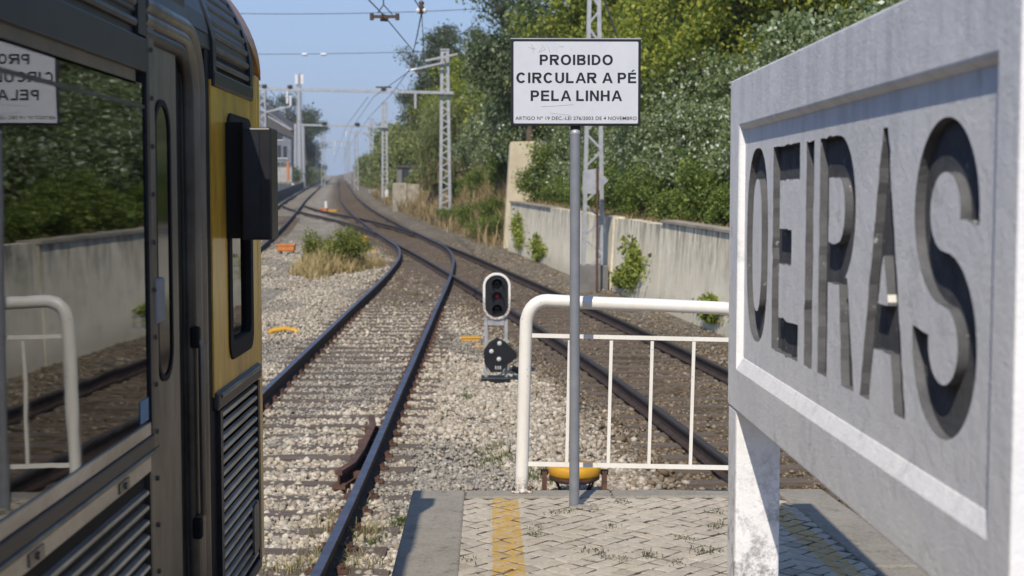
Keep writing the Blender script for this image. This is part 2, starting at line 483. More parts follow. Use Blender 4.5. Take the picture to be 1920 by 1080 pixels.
t.base(t.mix(t.ramp(t.noise(6, 6), [(0.3, 0.0), (0.7, 1.0)]), (0.010, 0.011, 0.015), (0.022, 0.025, 0.034))); t.set(0.42, spec=0.35)
t = NT('train_yellow')
grime = t.ramp(t.noise(3.2, 8, 0.74, stretch=(1, 1, 0.28)), [(0.38, 0.0), (0.72, 1.0)])
c = t.mix(grime, (0.78, 0.47, 0.055), (0.36, 0.205, 0.04))
X, Y, Z = t.sep()
sc_ = t.ramp(t.noise(24, 7, 0.78, stretch=(1, 1, 0.35)), [(0.61, 0.0), (0.66, 1.0)])
run_ = t.ramp(t.noise(6, 6, 0.7, stretch=(1, 1.6, 0.12)), [(0.50, 0.0), (0.68, 1.0)])
c = t.mix(t.math('MULTIPLY', run_, 0.55), c, (0.13, 0.075, 0.02))
t.base(t.mix(t.math('MULTIPLY', sc_, 0.6), c, (0.10, 0.065, 0.02))); t.set(0.26, spec=0.6)
plain('window_head', (0.17, 0.12, 0.06), (0.09, 0.065, 0.035), 6, 0.5)
plain('train_orange', (0.50, 0.21, 0.03), (0.38, 0.15, 0.03), 5, 0.4)
t = NT('louvre_green')
t.base(t.mix(t.ramp(t.noise(7, 6), [(0.3, 0.0), (0.7, 1.0)]), (0.055, 0.055, 0.042), (0.12, 0.118, 0.095))); t.set(0.5, 0.5)
t = NT('train_glass')
tr = t.n.new('ShaderNodeBsdfTransparent'); tr.inputs[0].default_value = (0.42, 0.44, 0.42, 1)
gl = t.n.new('ShaderNodeBsdfGlossy'); gl.inputs['Roughness'].default_value = 0.022; gl.inputs[0].default_value = (0.93, 0.95, 0.95, 1)
fr = t.n.new('ShaderNodeFresnel'); fr.inputs[0].default_value = 2.7
mx = t.n.new('ShaderNodeMixShader'); t.link(fr.outputs[0], mx.inputs[0]); t.link(tr.outputs[0], mx.inputs[1]); t.link(gl.outputs[0], mx.inputs[2])
wv = t.n.new('ShaderNodeBump'); wv.inputs['Strength'].default_value = 0.012; wv.inputs['Distance'].default_value = 0.02
t.link(t.noise(3.2, 2), wv.inputs['Height']); t.link(wv.outputs[0], gl.inputs['Normal'])
t.link(mx.outputs[0], t.out.inputs[0])

def leafmat(name, rough=0.55, trans=0.35):
    t = NT(name)
    c = t.attr('tint')
    t.base(c); t.set(rough, spec=0.35)
    tl = t.n.new('ShaderNodeBsdfTranslucent'); t.link(t.mix(1.0, c, (1.25, 1.3, 0.6), 'MULTIPLY'), tl.inputs[0])
    mx = t.n.new('ShaderNodeMixShader'); mx.inputs[0].default_value = trans
    t.link(t.b.outputs[0], mx.inputs[1]); t.link(tl.outputs[0], mx.inputs[2]); t.link(mx.outputs[0], t.out.inputs[0])
leafmat('leaf'); leafmat('grass', 0.8, 0.25)

# ================================================================== THE SETTING
def lin(*a): return np.concatenate(a)
# ---- ground sheet, columns follow the foot of the bank
ss = lin(np.array([-620, -250, -120, -80, -60]), np.arange(-48, -20, 2.0), np.arange(-20, -1.5, 0.45), np.array([-1.5, -1.1, -0.7, -0.4, -0.2, 0.02, 0.15, 0.17, 0.4]),
         np.arange(0.8, 12, 0.8), np.arange(12, 60, 4.0), np.array([80, 160, 400, 620]))
ys = lin(np.array([-120, -60, -30]), np.arange(-20, 60, 0.8), np.arange(60, 140, 2.5), np.arange(140, 300, 8), np.arange(300, 720, 30), np.array([760, 860, 1000]))
SS, YS = np.meshgrid(ss, ys)
XS = SS + EDGE(np.minimum(YS, 420)) * 1.0
ZS = ground(XS, YS)
ZS = np.where(SS + 0 * YS > 0.16, ZS, ZS)
near = (YS < 70)
ZS = ZS + np.where(near, 0.018, 0.05) * RNG.standard_normal(ZS.shape) * (np.abs(SS) > 0.5)
# colours of the ground itself: pale ballast on the siding, rusty ballast on the main line, dry earth on the bank
dm = np.abs(XS - MAIN(YS)); ds = np.abs(XS - SIDING(np.minimum(YS, 76)))
pale = np.array([0.35, 0.315, 0.255]); rusty = np.array([0.16, 0.12, 0.078]); grey = np.array([0.345, 0.312, 0.25]); earth = np.array([0.33, 0.245, 0.14])
wr = np.clip(1.9 - dm * 0.75, 0, 1)
wr = np.maximum(wr, np.clip(1.6 - np.abs(XS - LEFT(YS)) * 0.8, 0, 1) * 0.35)
wr = np.maximum(wr, np.clip(1.5 - ds * 0.9, 0, 1) * smooth(26, 40, YS) * 0.75)
ws = np.clip(2.0 - ds * 0.6, 0, 1) * (1 - smooth(26, 40, YS))
wsh = smooth(1.0, 1.5, XS - MAIN(YS)) * (SS < 0.2)
we = smooth(-0.05, 0.3, SS + 0 * YS)
cc = grey[None, None] * np.ones(SS.shape + (1,))
cc = cc * (1 - ws[..., None]) + pale * ws[..., None]
cc = cc * (1 - wr[..., None]) + rusty * wr[..., None]
cc = cc * (1 - wsh[..., None]) + np.array([0.225, 0.195, 0.15]) * wsh[..., None]
cc = cc * (1 - we[..., None]) + earth * we[..., None]
ny, nx = SS.shape
idx = np.arange(ny * nx).reshape(ny, nx)
fc = np.stack([idx[:-1, :-1], idx[:-1, 1:], idx[1:, 1:], idx[1:, :-1]], -1).reshape(-1, 4)
gme = np_mesh('ground', np.stack([XS, YS, ZS], -1).reshape(-1, 3), fc, ['ground'], cc.reshape(-1, 3), True)
tag(obj('ground', gme), kind='structure')

# ---- tracks
RAIL = [(-0.036, 0), (-0.036, -0.028), (-0.028, -0.042), (-0.009, -0.05), (-0.009, -0.135), (-0.07, -0.155), (-0.07, -0.168),
        (0.07, -0.168), (0.07, -0.155), (0.009, -0.135), (0.009, -0.05), (0.028, -0.042), (0.036, -0.028), (0.036, 0)]
def rail(name, xc, off, y0, y1, parent, top='rail_top', dz=0.0, step=1.0):
    n = max(2, int((y1 - y0) / step) + 1)
    yy = np.linspace(y0, y1, n); xx = xc(yy); e = 1e-2
    sl = (xc(yy + e) - xc(yy - e)) / (2 * e); nrm = np.sqrt(1 + sl**2)
    mb = MB(); k = len(RAIL)
    for i in range(n):
        nxn, nyn = 1 / nrm[i], -sl[i] / nrm[i]
        cx, cy, cz = xx[i] + nxn * off, yy[i] + nyn * off, rz(yy[i]) + dz
        for u, v in RAIL: mb.v.append((cx + nxn * u, cy + nyn * u, cz + v))
    for i in range(n - 1):
        for j in range(k):
            j2 = (j + 1) % k
            mb.f.append((i*k + j, i*k + j2, (i+1)*k + j2, (i+1)*k + j)); mb.m.append(1 if j == k - 1 else 0); mb.sm.append(False)
    mb.f.append(tuple(range(k))); mb.m.append(0); mb.sm.append(False)
    mb.f.append(tuple((n-1)*k + j for j in range(k))); mb.m.append(0); mb.sm.append(False)
    return mb.build(name, ['rail_side', top], parent)

SL_ME = None
def sleepers(xc, y0, y1, pitch, parent, length=2.55, drop=0.166):
    global SL_ME
    if SL_ME is None:
        SL_ME = []
        for q in range(4):
            mb = MB(); hw, hl = 0.115, 1.28; zt = 0
            top = []
            for k in range(9):
                u = -hl + 2 * hl * k / 8
                for sgn in (-1, 1): top.append((u, sgn * (hw + random.uniform(-.012, .008)), random.uniform(-.012, .004)))
            n = len(top)
            vs = top + [(a, b, -0.13) for a, b, c in top]
            fs = []
            for k in range(8):
                i = 2 * k
                fs += [(i, i+1, i+3, i+2), (i, i+2, n+i+2, n+i), (i+1, n+i+1, n+i+3, i+3)]
            fs += [(0, n, n+1, 1), (2*8, 2*8+1, n+2*8+1, n+2*8)]
            mb.add(vs, fs); o = mb.build('sleeper', 'sleeper', None); SL_ME.append(o.data); bpy.data.objects.remove(o)
    y = y0; k = 0
    po = origin_of(parent)
    while y < y1:
        e = 0.01; sl = float((xc(y + e) - xc(y - e)) / (2 * e))
        o = obj('sleeper', SL_ME[k % 4], parent, Vector((float(xc(y)) + random.uniform(-.05, .05), y, rz(y) - drop - random.uniform(0, .012))) - po)
        o.rotation_euler = (0.0188 * 0, 0, -math.atan(sl) + random.uniform(-.012, .012) + (math.pi if k % 3 == 0 else 0))
        o.scale = (length / 2.56, 1, 1)
        y += pitch; k += 1

G = 0.868
sid = thing('railway_track', (float(SIDING(9)), 9, rz(9)), 'pale ballasted siding track running out from beside the yellow train', 'railway track', 'railway tracks')
rail('rail', SIDING, -G, -14, 71, sid, dz=-0.002); rail('rail', SIDING, G, -14, 73, sid, dz=-0.002)
sleepers(SIDING, 7.4, 47, 0.61, sid)
mainl = thing('railway_track', (float(MAIN(14)), 14, rz(14)), 'curving main line track on rusty brown ballast beside the retaining wall', 'railway track', 'railway tracks')
rail('rail', MAIN, -G, -14, 430, mainl, 'rail_top_dull', step=2.0); rail('rail', MAIN, G, -14, 430, mainl, 'rail_top_dull', step=2.0)
sleepers(MAIN, 8, 62, 0.62, mainl, drop=0.175)
lft = thing('railway_track', (float(LEFT(60)), 60, rz(60)), 'left-hand track climbing away past the far grey platform', 'railway track', 'railway tracks')
rail('rail', LEFT, -G, -14, 430, lft, 'rail_top_dull', step=3.0); rail('rail', LEFT, G, -14, 430, lft, 'rail_top_dull', step=3.0)
sleepers(LEFT, 46, 92, 0.62, lft, drop=0.18)
crs = thing('railway_track', (float(CROSS(70)), 70, rz(70)), 'short crossover track joining the main line to the left-hand track', 'railway track', 'railway tracks')
rail('rail', CROSS, -G, 64, 112, crs, 'rail_top_dull', dz=-0.004); rail('rail', CROSS, G, 64, 112, crs, 'rail_top_dull', dz=-0.004)

mb = MB(); y = 7.4
while y < 30:
    for sd_ in (-1, 1):
        xr = float(SIDING(y)) + sd_ * G; zt_ = rz(y) - 0.163
        for q in (-1, 1):
            xa = xr + q * 0.105
            mb.box(xa - 0.05, xa + 0.05, y - 0.06, y + 0.06, zt_ - 0.01, zt_ + 0.012)
            mb.box(xr + q * 0.060, xr + q * 0.10, y - 0.035, y + 0.035, zt_ + 0.012, zt_ + 0.032)
            mb.tube([(xa, y, zt_ + 0.01), (xa, y, zt_ + 0.052)], 0.017, 6)
    y += 0.61
fo_ = mb.build('rail_fastenings', 'rust', sid); fo_['kind'] = 'stuff'

# rusty flared check rail inside the siding's right rail
cr = thing('check_rail', (float(SIDING(13.2)) + G - 0.2, 13.2, rz(13.2) - 0.16), 'rusty brown flared check rail lying against the blue-topped siding rail', 'check rail')
mb = MB()
pts = [(13.15, 0.235), (13.55, 0.15), (14.2, 0.125), (15.6, 0.125), (16.15, 0.19)]
for (ya, oa), (yb, ob) in zip(pts[:-1], pts[1:]):
    xa = float(SIDING(ya)) + G - oa; xb = float(SIDING(yb)) + G - ob
    for w, z0, z1 in ((0.07, -0.03, 0.012), (0.02, -0.12, -0.03), (0.13, -0.165, -0.12)):
        mb.bar((xa, ya, rz(ya) + (z0+z1)/2), (xb, yb, rz(yb) + (z0+z1)/2), w, z1 - z0)
mb.build('guard_bar', 'rust', cr)
mb = MB()
for ya in (13.5, 14.3, 15.1, 15.9):
    xa = float(SIDING(ya)) + G
    mb.box(xa - 0.24, xa - 0.06, ya - 0.05, ya + 0.05, rz(ya) - 0.15, rz(ya) - 0.07)
mb.build('spacer_block', 'rust', cr)

# ---- ballast stones (real geometry, nobody could count them)
def ico():
    p = (1 + 5**0.5) / 2
    v = np.array([(-1,p,0),(1,p,0),(-1,-p,0),(1,-p,0),(0,-1,p),(0,1,p),(0,-1,-p),(0,1,-p),(p,0,-1),(p,0,1),(-p,0,-1),(-p,0,1)], float)
    v /= np.linalg.norm(v[0])
    f = np.array([(0,11,5),(0,5,1),(0,1,7),(0,7,10),(0,10,11),(1,5,9),(5,11,4),(11,10,2),(10,7,6),(7,1,8),(3,9,4),(3,4,2),(3,2,6),(3,6,8),(3,8,9),(4,9,5),(2,4,11),(6,2,10),(8,6,7),(9,8,1)])
    return v, f
ICO_V, ICO_F = ico()
OCT_V = np.array([(1,0,0),(-1,0,0),(0,1,0),(0,-1,0),(0,0,1),(0,0,-1)], float)
OCT_F = np.array([(0,2,4),(2,1,4),(1,3,4),(3,0,4),(2,0,5),(1,2,5),(3,1,5),(0,3,5)])
def stones(name, P, size, cols, V, F):
    n = len(P)
    sc = size[:, None] * RNG.uniform(0.62, 1.25, (n, 3)); sc[:, 2] *= 0.78
    v = V[None] * sc[:, None, :] * RNG.uniform(0.66, 1.28, (n, len(V), 1))
    a = RNG.uniform(0, 6.283, n); ca, sa = np.cos(a), np.sin(a)
    tl = RNG.uniform(-0.6, 0.6, n); ct, st = np.cos(tl), np.sin(tl)
    x, y, z = v[..., 0], v[..., 1], v[..., 2]
    y, z = y * ct[:, None] - z * st[:, None], y * st[:, None] + z * ct[:, None]
    x, y = x * ca[:, None] - y * sa[:, None], x * sa[:, None] + y * ca[:, None]
    w = np.stack([x, y, z], -1) + P[:, None, :]
    f = (F[None] + (np.arange(n) * len(V))[:, None, None]).reshape(-1, 3)
    me = np_mesh(name, w.reshape(-1, 3), f, ['stone'], np.repeat(cols, len(V), 0))
    return me
PALE = np.array([(0.66,0.59,0.47),(0.57,0.50,0.39),(0.50,0.45,0.36),(0.36,0.33,0.285),(0.29,0.275,0.245),(0.42,0.35,0.26),(0.74,0.68,0.57),(0.23,0.185,0.14)])
RUST = np.array([(0.20,0.142,0.084),(0.145,0.10,0.06),(0.26,0.19,0.118),(0.17,0.136,0.09),(0.31,0.245,0.165),(0.115,0.078,0.047),(0.36,0.30,0.22)])
def scatter(n, xa, xb, ya, yb, size, lift):
    x = RNG.uniform(xa, xb, n); u = RNG.random(n); y = ya + (yb - ya) * u
    R = railz(y)
    dsd = x - SIDING(y); dmn = x - MAIN(y)
    keep = (np.abs(np.abs(dsd) - G) > 0.085) & (np.abs(np.abs(dmn) - G) > 0.085)
    # thin out on the sleepers
    ph = ((y - 7.4) / 0.61) % 1.0
    onsl = (np.abs(dsd) < 1.3) & ((ph < 0.19) | (ph > 0.81)) & (y < 46)
    slot = np.floor((y - 7.4) / 0.61 + 0.5); cover = 0.12 + 0.62 * np.abs(np.sin(slot * 12.9898)); patch = (np.hypot((x + 2.1) / 1.1, (y - 20.0) / 2.6) < 1)
    keep &= ~(onsl & (RNG.random(n) < np.where(patch, 0.0, cover)))
    keep &= ~((x > -0.40) & (x < 2.2) & (y < 7.2))
    keep &= (x < EDGE(y) - 0.1) & (RNG.random(n) > smooth(44, 62, y))
    x, y, R, dsd, dmn, onsl = [q[keep] for q in (x, y, R, dsd, dmn, onsl)]
    m = len(x)
    sz = size * RNG.lognormal(0, 0.28, m)
    z = ground(x, y) + lift + RNG.uniform(-0.2, 0.75, m) * sz
    z = np.where(onsl, z - 0.006, z)
    # patches of finer grey chippings
    pn = np.sin(x * 1.7 + 2.1 * np.sin(y * 0.55)) + np.sin(y * 0.62 + 1.3 * np.sin(x * 1.1 + 0.5))
    fine = (pn > 0.55) | (np.hypot((x + 2.1) / 1.1, (y - 20.0) / 2.6) < RNG.uniform(.8, 1.05, m))
    sz = np.where(fine, sz * 0.72, sz)
    shl = smooth(1.0, 1.5, dmn)
    muddy = np.maximum(np.clip(1.9 - np.abs(dmn) * 1.0, 0, 1), shl * .9)
    sz = sz * (1 - 0.30 * muddy); z = z - muddy * 0.018
    rusty_w = np.clip(2.1 - np.abs(dmn) * 0.95, 0, 1); rusty_w = np.maximum(rusty_w, np.clip(1.4 - np.abs(dsd) * .8, 0, 1) * smooth(24, 36, y) * 0.8)
    rusty_w = np.maximum(rusty_w, shl * 0.8)
    pi = RNG.integers(0, len(PALE), m); ri = RNG.integers(0, len(RUST), m)
    pc = PALE[pi]; pc = np.where(fine[:, None] & (RNG.random(m) < 0.72)[:, None], np.array([0.30, 0.295, 0.275]) * RNG.uniform(0.7, 1.25, (m, 1)), pc)
    col = np.where((RNG.random(m) < rusty_w)[:, None], RUST[ri], pc) * RNG.uniform(0.85, 1.1, (m, 1))
    dust = np.where(rusty_w[:, None] > .5, np.array([0.205, 0.165, 0.115]), np.array([0.47, 0.405, 0.305]))
    col = col * 0.68 + dust * 0.32
    return np.stack([x, y, z], -1), sz, col
def ballast(name, n, xa, xb, ya, yb, size, lift, V, F):
    P, s, c = scatter(n, xa, xb, ya, yb, size, lift)
    tag(obj(name, stones(name, P, s, c, V, F)), kind='stuff')
ballast('ballast_stones', 40000, -4.0, 1.6, 8.0, 14.5, 0.0245, 0.012, ICO_V, ICO_F)
ballast('ballast_stones', 34000, -4.2, 3.3, 14.5, 22, 0.0255, 0.012, ICO_V, ICO_F)
ballast('ballast_stones', 9000, 1.6, 5.2, 7.0, 14.5, 0.032, 0.012, ICO_V, ICO_F)
ballast('ballast_stones', 9000, 3.3, 5.6, 14.5, 26, 0.034, 0.01, OCT_V, OCT_F)
ballast('ballast_stones', 40000, -5.0, 3.6, 22, 36, 0.030, 0.01, OCT_V, OCT_F)
ballast('ballast_stones', 46000, -9.5, 2.0, 36, 62, 0.036, 0.003, OCT_V, OCT_F)

# ---- platform
PX0, KW = -0.385, 0.268
PEND = 7.17
def rin(y): return 1.852 - 0.055 * y         # inner line of the right kerb
plat = thing('station_platform', (0.6, 7.0, 0), 'cobbled end of the island platform with grey kerbs and a worn yellow line', 'platform')
plat['kind'] = 'structure'
mb = MB()
x1a, x1b = rin(-20) + 0.25, rin(PEND) + 0.25
e = 0.03
mb.prism([(PX0 + e, -20), (x1a - e, -20), (x1b - e, PEND - e), (PX0 + e, PEND - e)], 'z', -1.75, -0.09)
mb.build('platform_base', 'platform_side', plat)
mb = MB(); mb.prism([(PX0 + 0.1, -20), (x1a - 0.1, -20), (x1b - 0.1, PEND - 0.1), (PX0 + 0.1, PEND - 0.1)], 'z', -0.09, -0.0035)
mb.build('joint_bed', 'joint_sand', plat)
y = PEND
while y > -8:
    L = 1.94 if y < PEND else 1.98
    mb = MB(); mb.box(PX0, PX0 + KW, y - L, y, -0.22, 0.007 + random.uniform(-.001, .001)); mb.build('kerb_stone', 'kerb', plat, bevel=0.012)
    y -= L + 0.006
y = PEND
while y > -8:
    L = 1.52
    a, b = rin(y), rin(y - L)
    mb = MB(); mb.prism([(a, y), (b, y - L), (b + 0.25, y - L), (a + 0.25, y)], 'z', -0.22, 0.007 + random.uniform(-.001, .001)); mb.build('kerb_stone', 'kerb', plat, bevel=0.012)
    y -= L + 0.006
xk = PX0 + KW + 0.005
for a, b in ((xk, 0.62), (0.626, rin(PEND) - 0.005)):
    mb = MB(); mb.box(a, b, PEND - 0.165, PEND - 0.003, -0.22, 0.0065); mb.build('kerb_stone', 'kerb', plat, bevel=0.012)
# cobbles, laid on the diagonal
COB = []
for q in range(7):
    mb = MB(); h = 0.0344
    def quad(hs, z, jit):
        return [(sx * hs + random.uniform(-jit, jit), sy * hs + random.uniform(-jit, jit), z + random.uniform(-.0007, .0007)) for sx, sy in ((-1,-1),(1,-1),(1,1),(-1,1))]
    a = quad(h, -0.05, 0.002); b = quad(h, -0.0022, 0.0042); c = quad(h * 0.92, 0.0, 0.004)
    mb.add(a + b + c + [(0, 0, 0.0012)], [(0,1,5,4),(1,2,6,5),(2,3,7,6),(3,0,4,7),(4,5,9,8),(5,6,10,9),(6,7,11,10),(7,4,8,11),(8,9,12),(9,10,12),(10,11,12),(11,8,12)])
    o = mb.build('cobble', 'cobble', None); COB.append(o.data); bpy.data.objects.remove(o)
D = 0.0775 / math.sqrt(2)
spots = []
for i in range(-30, 100):
    for j in range(-40, 90):
        x = (i - j) * D; yy = (i + j) * D
        if yy > PEND - 0.17 or yy < -1.0: continue
        if x < xk + 0.0 or x > rin(yy) + 0.0: continue
        spots.append((x, yy))
def vis(p):
    x, yy = p
    return 5.5 < yy and x < 1.62 and not (x > 0.95 * yy / 5.0 * 0.90 and x < 1.07 * yy / 5.0)
big = sorted([p for p in spots if vis(p)], key=lambda p: p[1])
parts, rest = big[:300], [p for p in spots if not vis(p)] + big[300:]
po = plat.location
for x, yy in parts:
    o = obj('cobble', random.choice(COB), plat, Vector((x + random.uniform(-.006, .006), yy + random.uniform(-.006, .006), random.uniform(-.0014, .0014))) - po)
    o.rotation_euler = (random.uniform(-.014, .014), random.uniform(-.014, .014), math.pi / 4 + random.choice((0, 1, 2, 3)) * math.pi / 2 + random.uniform(-.11, .11))
    s = random.uniform(0.90, 1.10); o.scale = (s, s * random.uniform(.92, 1.05), 1)
vv, ff, nn = [], [], 0
for x, yy in rest:
    me = random.choice(COB); c, s_ = math.cos(math.pi/4 + random.uniform(-.06, .06)), math.sin(math.pi/4)
    k = random.uniform(.94, 1.03); dz = random.uniform(-.0014, .0014); tx, ty = random.uniform(-.014, .014), random.uniform(-.014, .014)
    for v in me.vertices:
        lx, ly = v.co.x * k, v.co.y * k
        vv.append((x + lx * c - ly * s_ - po.x, yy + lx * s_ + ly * c - po.y, v.co.z + dz + lx * tx + ly * ty))
    for p in me.polygons: ff.append([nn + i for i in p.vertices])
    nn += len(me.vertices)
me = bpy.data.meshes.new('cobble_paving'); me.from_pydata(vv, [], ff); me.materials.append(M['cobble'])
o = obj('cobble_paving', me, plat); o['kind'] = 'stuff'

# ---- retaining wall along the bank
rw = thing('retaining_wall', (float(EDGE(40)), 40, rz(40) - 0.2), 'pale streaked retaining wall holding the overgrown bank beside the main line', 'wall')
segs = [(7, 13.9, 1.72, 0.0), (14, 20.9, 1.74, 0.02), (21, 29.6, 1.72, 0.0), (29.62, 34.1, 1.66, 0.001), (34.2, 42.9, 1.66, 0.03), (43.0, 51.2, 1.64, 0.0)]
for ya, yb, h, pro in segs:
    mb = MB(); n = max(2, int((yb - ya) / 1.0)); yy = np.linspace(ya, yb, n + 1)
    for i in range(n + 1):
        y = yy[i]; x = float(EDGE(y)) + 0.0 - pro; b = rz(y) - 0.5; tp = rz(y) + h + random.uniform(-.035, .02)
        mb.v += [(x - 0.10, y, b), (x + 0.02, y, tp), (x + 0.32, y, tp), (x + 0.32, y, b)]
    for i in range(n):
        k = 4 * i
        for j in range(4): mb.f.append((k + j, k + (j+1) % 4, k + 4 + (j+1) % 4, k + 4 + j)); mb.m.append(0); mb.sm.append(False)
    mb.f += [(0, 1, 2, 3), (4*n, 4*n+1, 4*n+2, 4*n+3)]; mb.m += [0, 0]; mb.sm += [False, False]
    mb.build('wall_panel', 'wall_render', rw)
    if pro == 0.0:
        mb = MB()
        for i in range(n):
            y0_, y1_ = yy[i], yy[i+1]
            mb.bar((float(EDGE(y0_)) + 0.15, y0_, rz(y0_) + h + 0.02), (float(EDGE(y1_)) + 0.15, y1_, rz(y1_) + h + 0.02), 0.37, 0.05)
        mb.build('coping', 'wall_coping', rw)
# tall cream wall end beyond it
cw = thing('cream_wall_pier', tuple(at(985, 455, 52.5)), 'tall cream rendered wall pier standing at the far end of the retaining wall', 'wall')
a, b, c, d = at(943, 470, 52.5), at(957, 266, 52.5), at(1026, 264, 52.5), at(1030, 470, 52.5)
mb = MB(); mb.prism([(a.x, a.z - 0.3), (d.x, d.z - 0.3), (c.x, c.z), (b.x, b.z)], 'y', 52.5, 55.5); mb.build('pier', 'cream_wall', cw, bevel=0.03)

# ================================================================== THE TRAIN
TX = -0.95                       # plane of the train's side
TC = -2.35                       # its centre line
TEND = 5.96
def prof(z):                     # x of the outer skin at a height
    if z <= 2.0: return TX
    t = (z - 2.0)
    return TX - (1.25 * t * t if t < 0.4 else 0.2 + (t - 0.4) * 1.4)
def fy(px): return -TX * F_PX / (915 - px)
train = thing('train_carriage', (TC, 5.0, -0.9), 'dirty stainless steel train with a yellow cab end standing beside the platform', 'train')
# shell: far side, floor, roof
mb = MB()
pr = [(prof(z), z) for z in (2.0, 2.08, 2.16, 2.24, 2.32, 2.40)] + [(-1.32, 2.52), (-1.6, 2.66), (-2.0, 2.74), (TC, 2.76)]
outer = pr + [(2*TC - x, z) for x, z in reversed(pr[:-1])]
inner = [(x + (TC - x) * 0.05, z - 0.05) for x, z in outer]
n = len(outer)
vs = [(x, -13, z) for x, z in outer] + [(x, TEND - 0.1, z) for x, z in outer] + [(x, -13, z) for x, z in inner] + [(x, TEND - 0.1, z) for x, z in inner]
fs = []
for i in range(n - 1):
    fs += [(i, i+1, n+i+1, n+i), (2*n+i, 3*n+i, 3*n+i+1, 2*n+i+1), (n+i, n+i+1, 3*n+i+1, 3*n+i)]
fs += [(0, n, 3*n, 2*n), (n-1, 2*n-1, 4*n-1, 3*n-1)]
mb.add(vs, fs, 0, False); mb.build('roof', 'stainless_dark', train)
xf = 2*TC - TX
mb = MB(); mb.box(xf, xf + 0.06, -13, TEND - 0.1, -0.05, 0.85)
mb.box(xf, xf + 0.06, -13, TEND - 0.1, 1.82, 2.0)
for a, b in ((-13, -9.5), (-7.9, -7.2), (-5.6, -4.9), (-3.3, -2.6), (-1.0, -0.3), (1.3, 2.0), (3.6, TEND - 0.1)): mb.box(xf + 0.003, xf + 0.057, a, b, 0.85, 1.82)
mb.build('far_side_wall', 'interior_grey', train)
mb = MB(); mb.box(xf + 0.06, TX - 0.06, -13, TEND - 0.1, -0.05, 0.02); mb.build('floor', 'interior_dark', train)
mb = MB(); mb.box(xf + 0.3, TX - 0.3, -12.5, TEND - 0.4, -0.75, -0.052); mb.build('underframe', 'rubber', train)
# interior: dark seats and cab bulkhead with its window
mb = MB(); mb.box(xf + 0.06, -1.60, 4.02, 4.06, 0.02, 1.98); mb.box(-1.60, -1.01, 4.02, 4.06, 0.02, 1.36); mb.build('bulkhead', 'interior_dark', train)
mb = MB(); mb.box(-1.36, -1.10, 3.985, 4.015, 1.70, 1.765); mb.box(-1.36, -1.10, 3.985, 4.015, 1.362, 1.43)
mb.build('bulkhead_rail', 'interior_grey', train)
mb = MB(); mb.box(-1.36, -1.325, 3.98, 4.018, 1.20, 1.80); mb.box(-1.165, -1.135, 3.988, 4.012, 1.44, 1.70)
mb.build('bulkhead_post', 'rubber', train)
for sx in (-1.30, -1.17):
    mb = MB(); mb.lathe([(0.010, 0), (0.010, -0.012), (0.004, -0.016)], (sx, 3.985, 1.395), 10, axis='y'); mb.build('bolt', 'interior_dark', train)
for yb in (-1.4, 0.6, 2.6):
    mb = MB(); mb.box(-2.15, -1.06, yb, yb + 0.42, 0.02, 0.46); mb.box(-2.15, -1.06, yb + 0.36, yb + 0.46, 0.46, 1.16); mb.build('seat', 'interior_dark', train, bevel=0.04)

def skin(name, y0, y1, z0, z1, mat, dx=0.0, th=0.05, bevel=0.0, parent=None):
    mb = MB(); mb.box(TX + dx - th, TX + dx, y0, y1, z0, z1); return mb.build(name, mat, parent or train, bevel=bevel)

WY = fy(281)                     # right edge of the big window
WT, WB = 1.80, 0.870
# side below the windows (saloon)
skin('lower_side', -13, WY + 0.005, -0.03, 0.83, 'rubber', dx=-0.012)
for wy0, wy1 in ((-8, -4.7), (-4.5, -0.8), (-0.6, WY)):
    skin('window_glass', wy0 + 0.02, wy1 - 0.005, WB - 0.01, WT + 0.01, 'train_glass', dx=-0.004, th=0.006)
for a, b in ((-13, -8.0), (-4.7, -4.5), (-0.8, -0.6)): skin('side_pillar', a, b, 0.80, 1.86, 'stainless', dx=-0.002)
# sill strip, dark gutter band, upper ledge
skin('window_sill', -8, WY - 0.004, 0.829, 0.866, 'stainless_bright', dx=0.001, th=0.04, bevel=0.002)
skin('sill_moulding', -8, WY + 0.012, 0.787, 0.828, 'train_blue_black', dx=0.007, th=0.04, bevel=0.004)
mb = MB(); mb.tube([(TX + 0.006, -8, 0.781), (TX + 0.006, WY + 0.005, 0.781)], 0.007, 8); mb.build('sill_bead', 'stainless', train)
skin('rub_rail', -8, WY - 0.02, 0.728, 0.773, 'stainless_bright', dx=0.003, th=0.03, bevel=0.003)
for yb in (1.2, 2.05, 2.9, 3.62):
    mb = MB(); mb.box(TX + 0.003, TX + 0.007, yb, yb + 0.10, 0.736, 0.764); mb.tube([(TX + 0.005, yb + 0.05, 0.75), (TX + 0.014, yb + 0.05, 0.75)], 0.009, 8); mb.build('rail_bracket', 'stainless', train)
skin('transom', -8, WY - 0.004, 1.742, 1.752, 'stainless_dark', dx=-0.002, th=0.008)
skin('window_head', -8, WY - 0.10, 1.803, 1.842, 'window_head', dx=-0.004, th=0.03)
skin('gutter_band', -8, WY - 0.01, 1.842, 1.935, 'train_blue_black', dx=0.005, th=0.06, bevel=0.004)
skin('sticker', WY - 0.115, WY - 0.02, 0.875, 0.938, 'blue_sticker', dx=-0.002, th=0.0015)

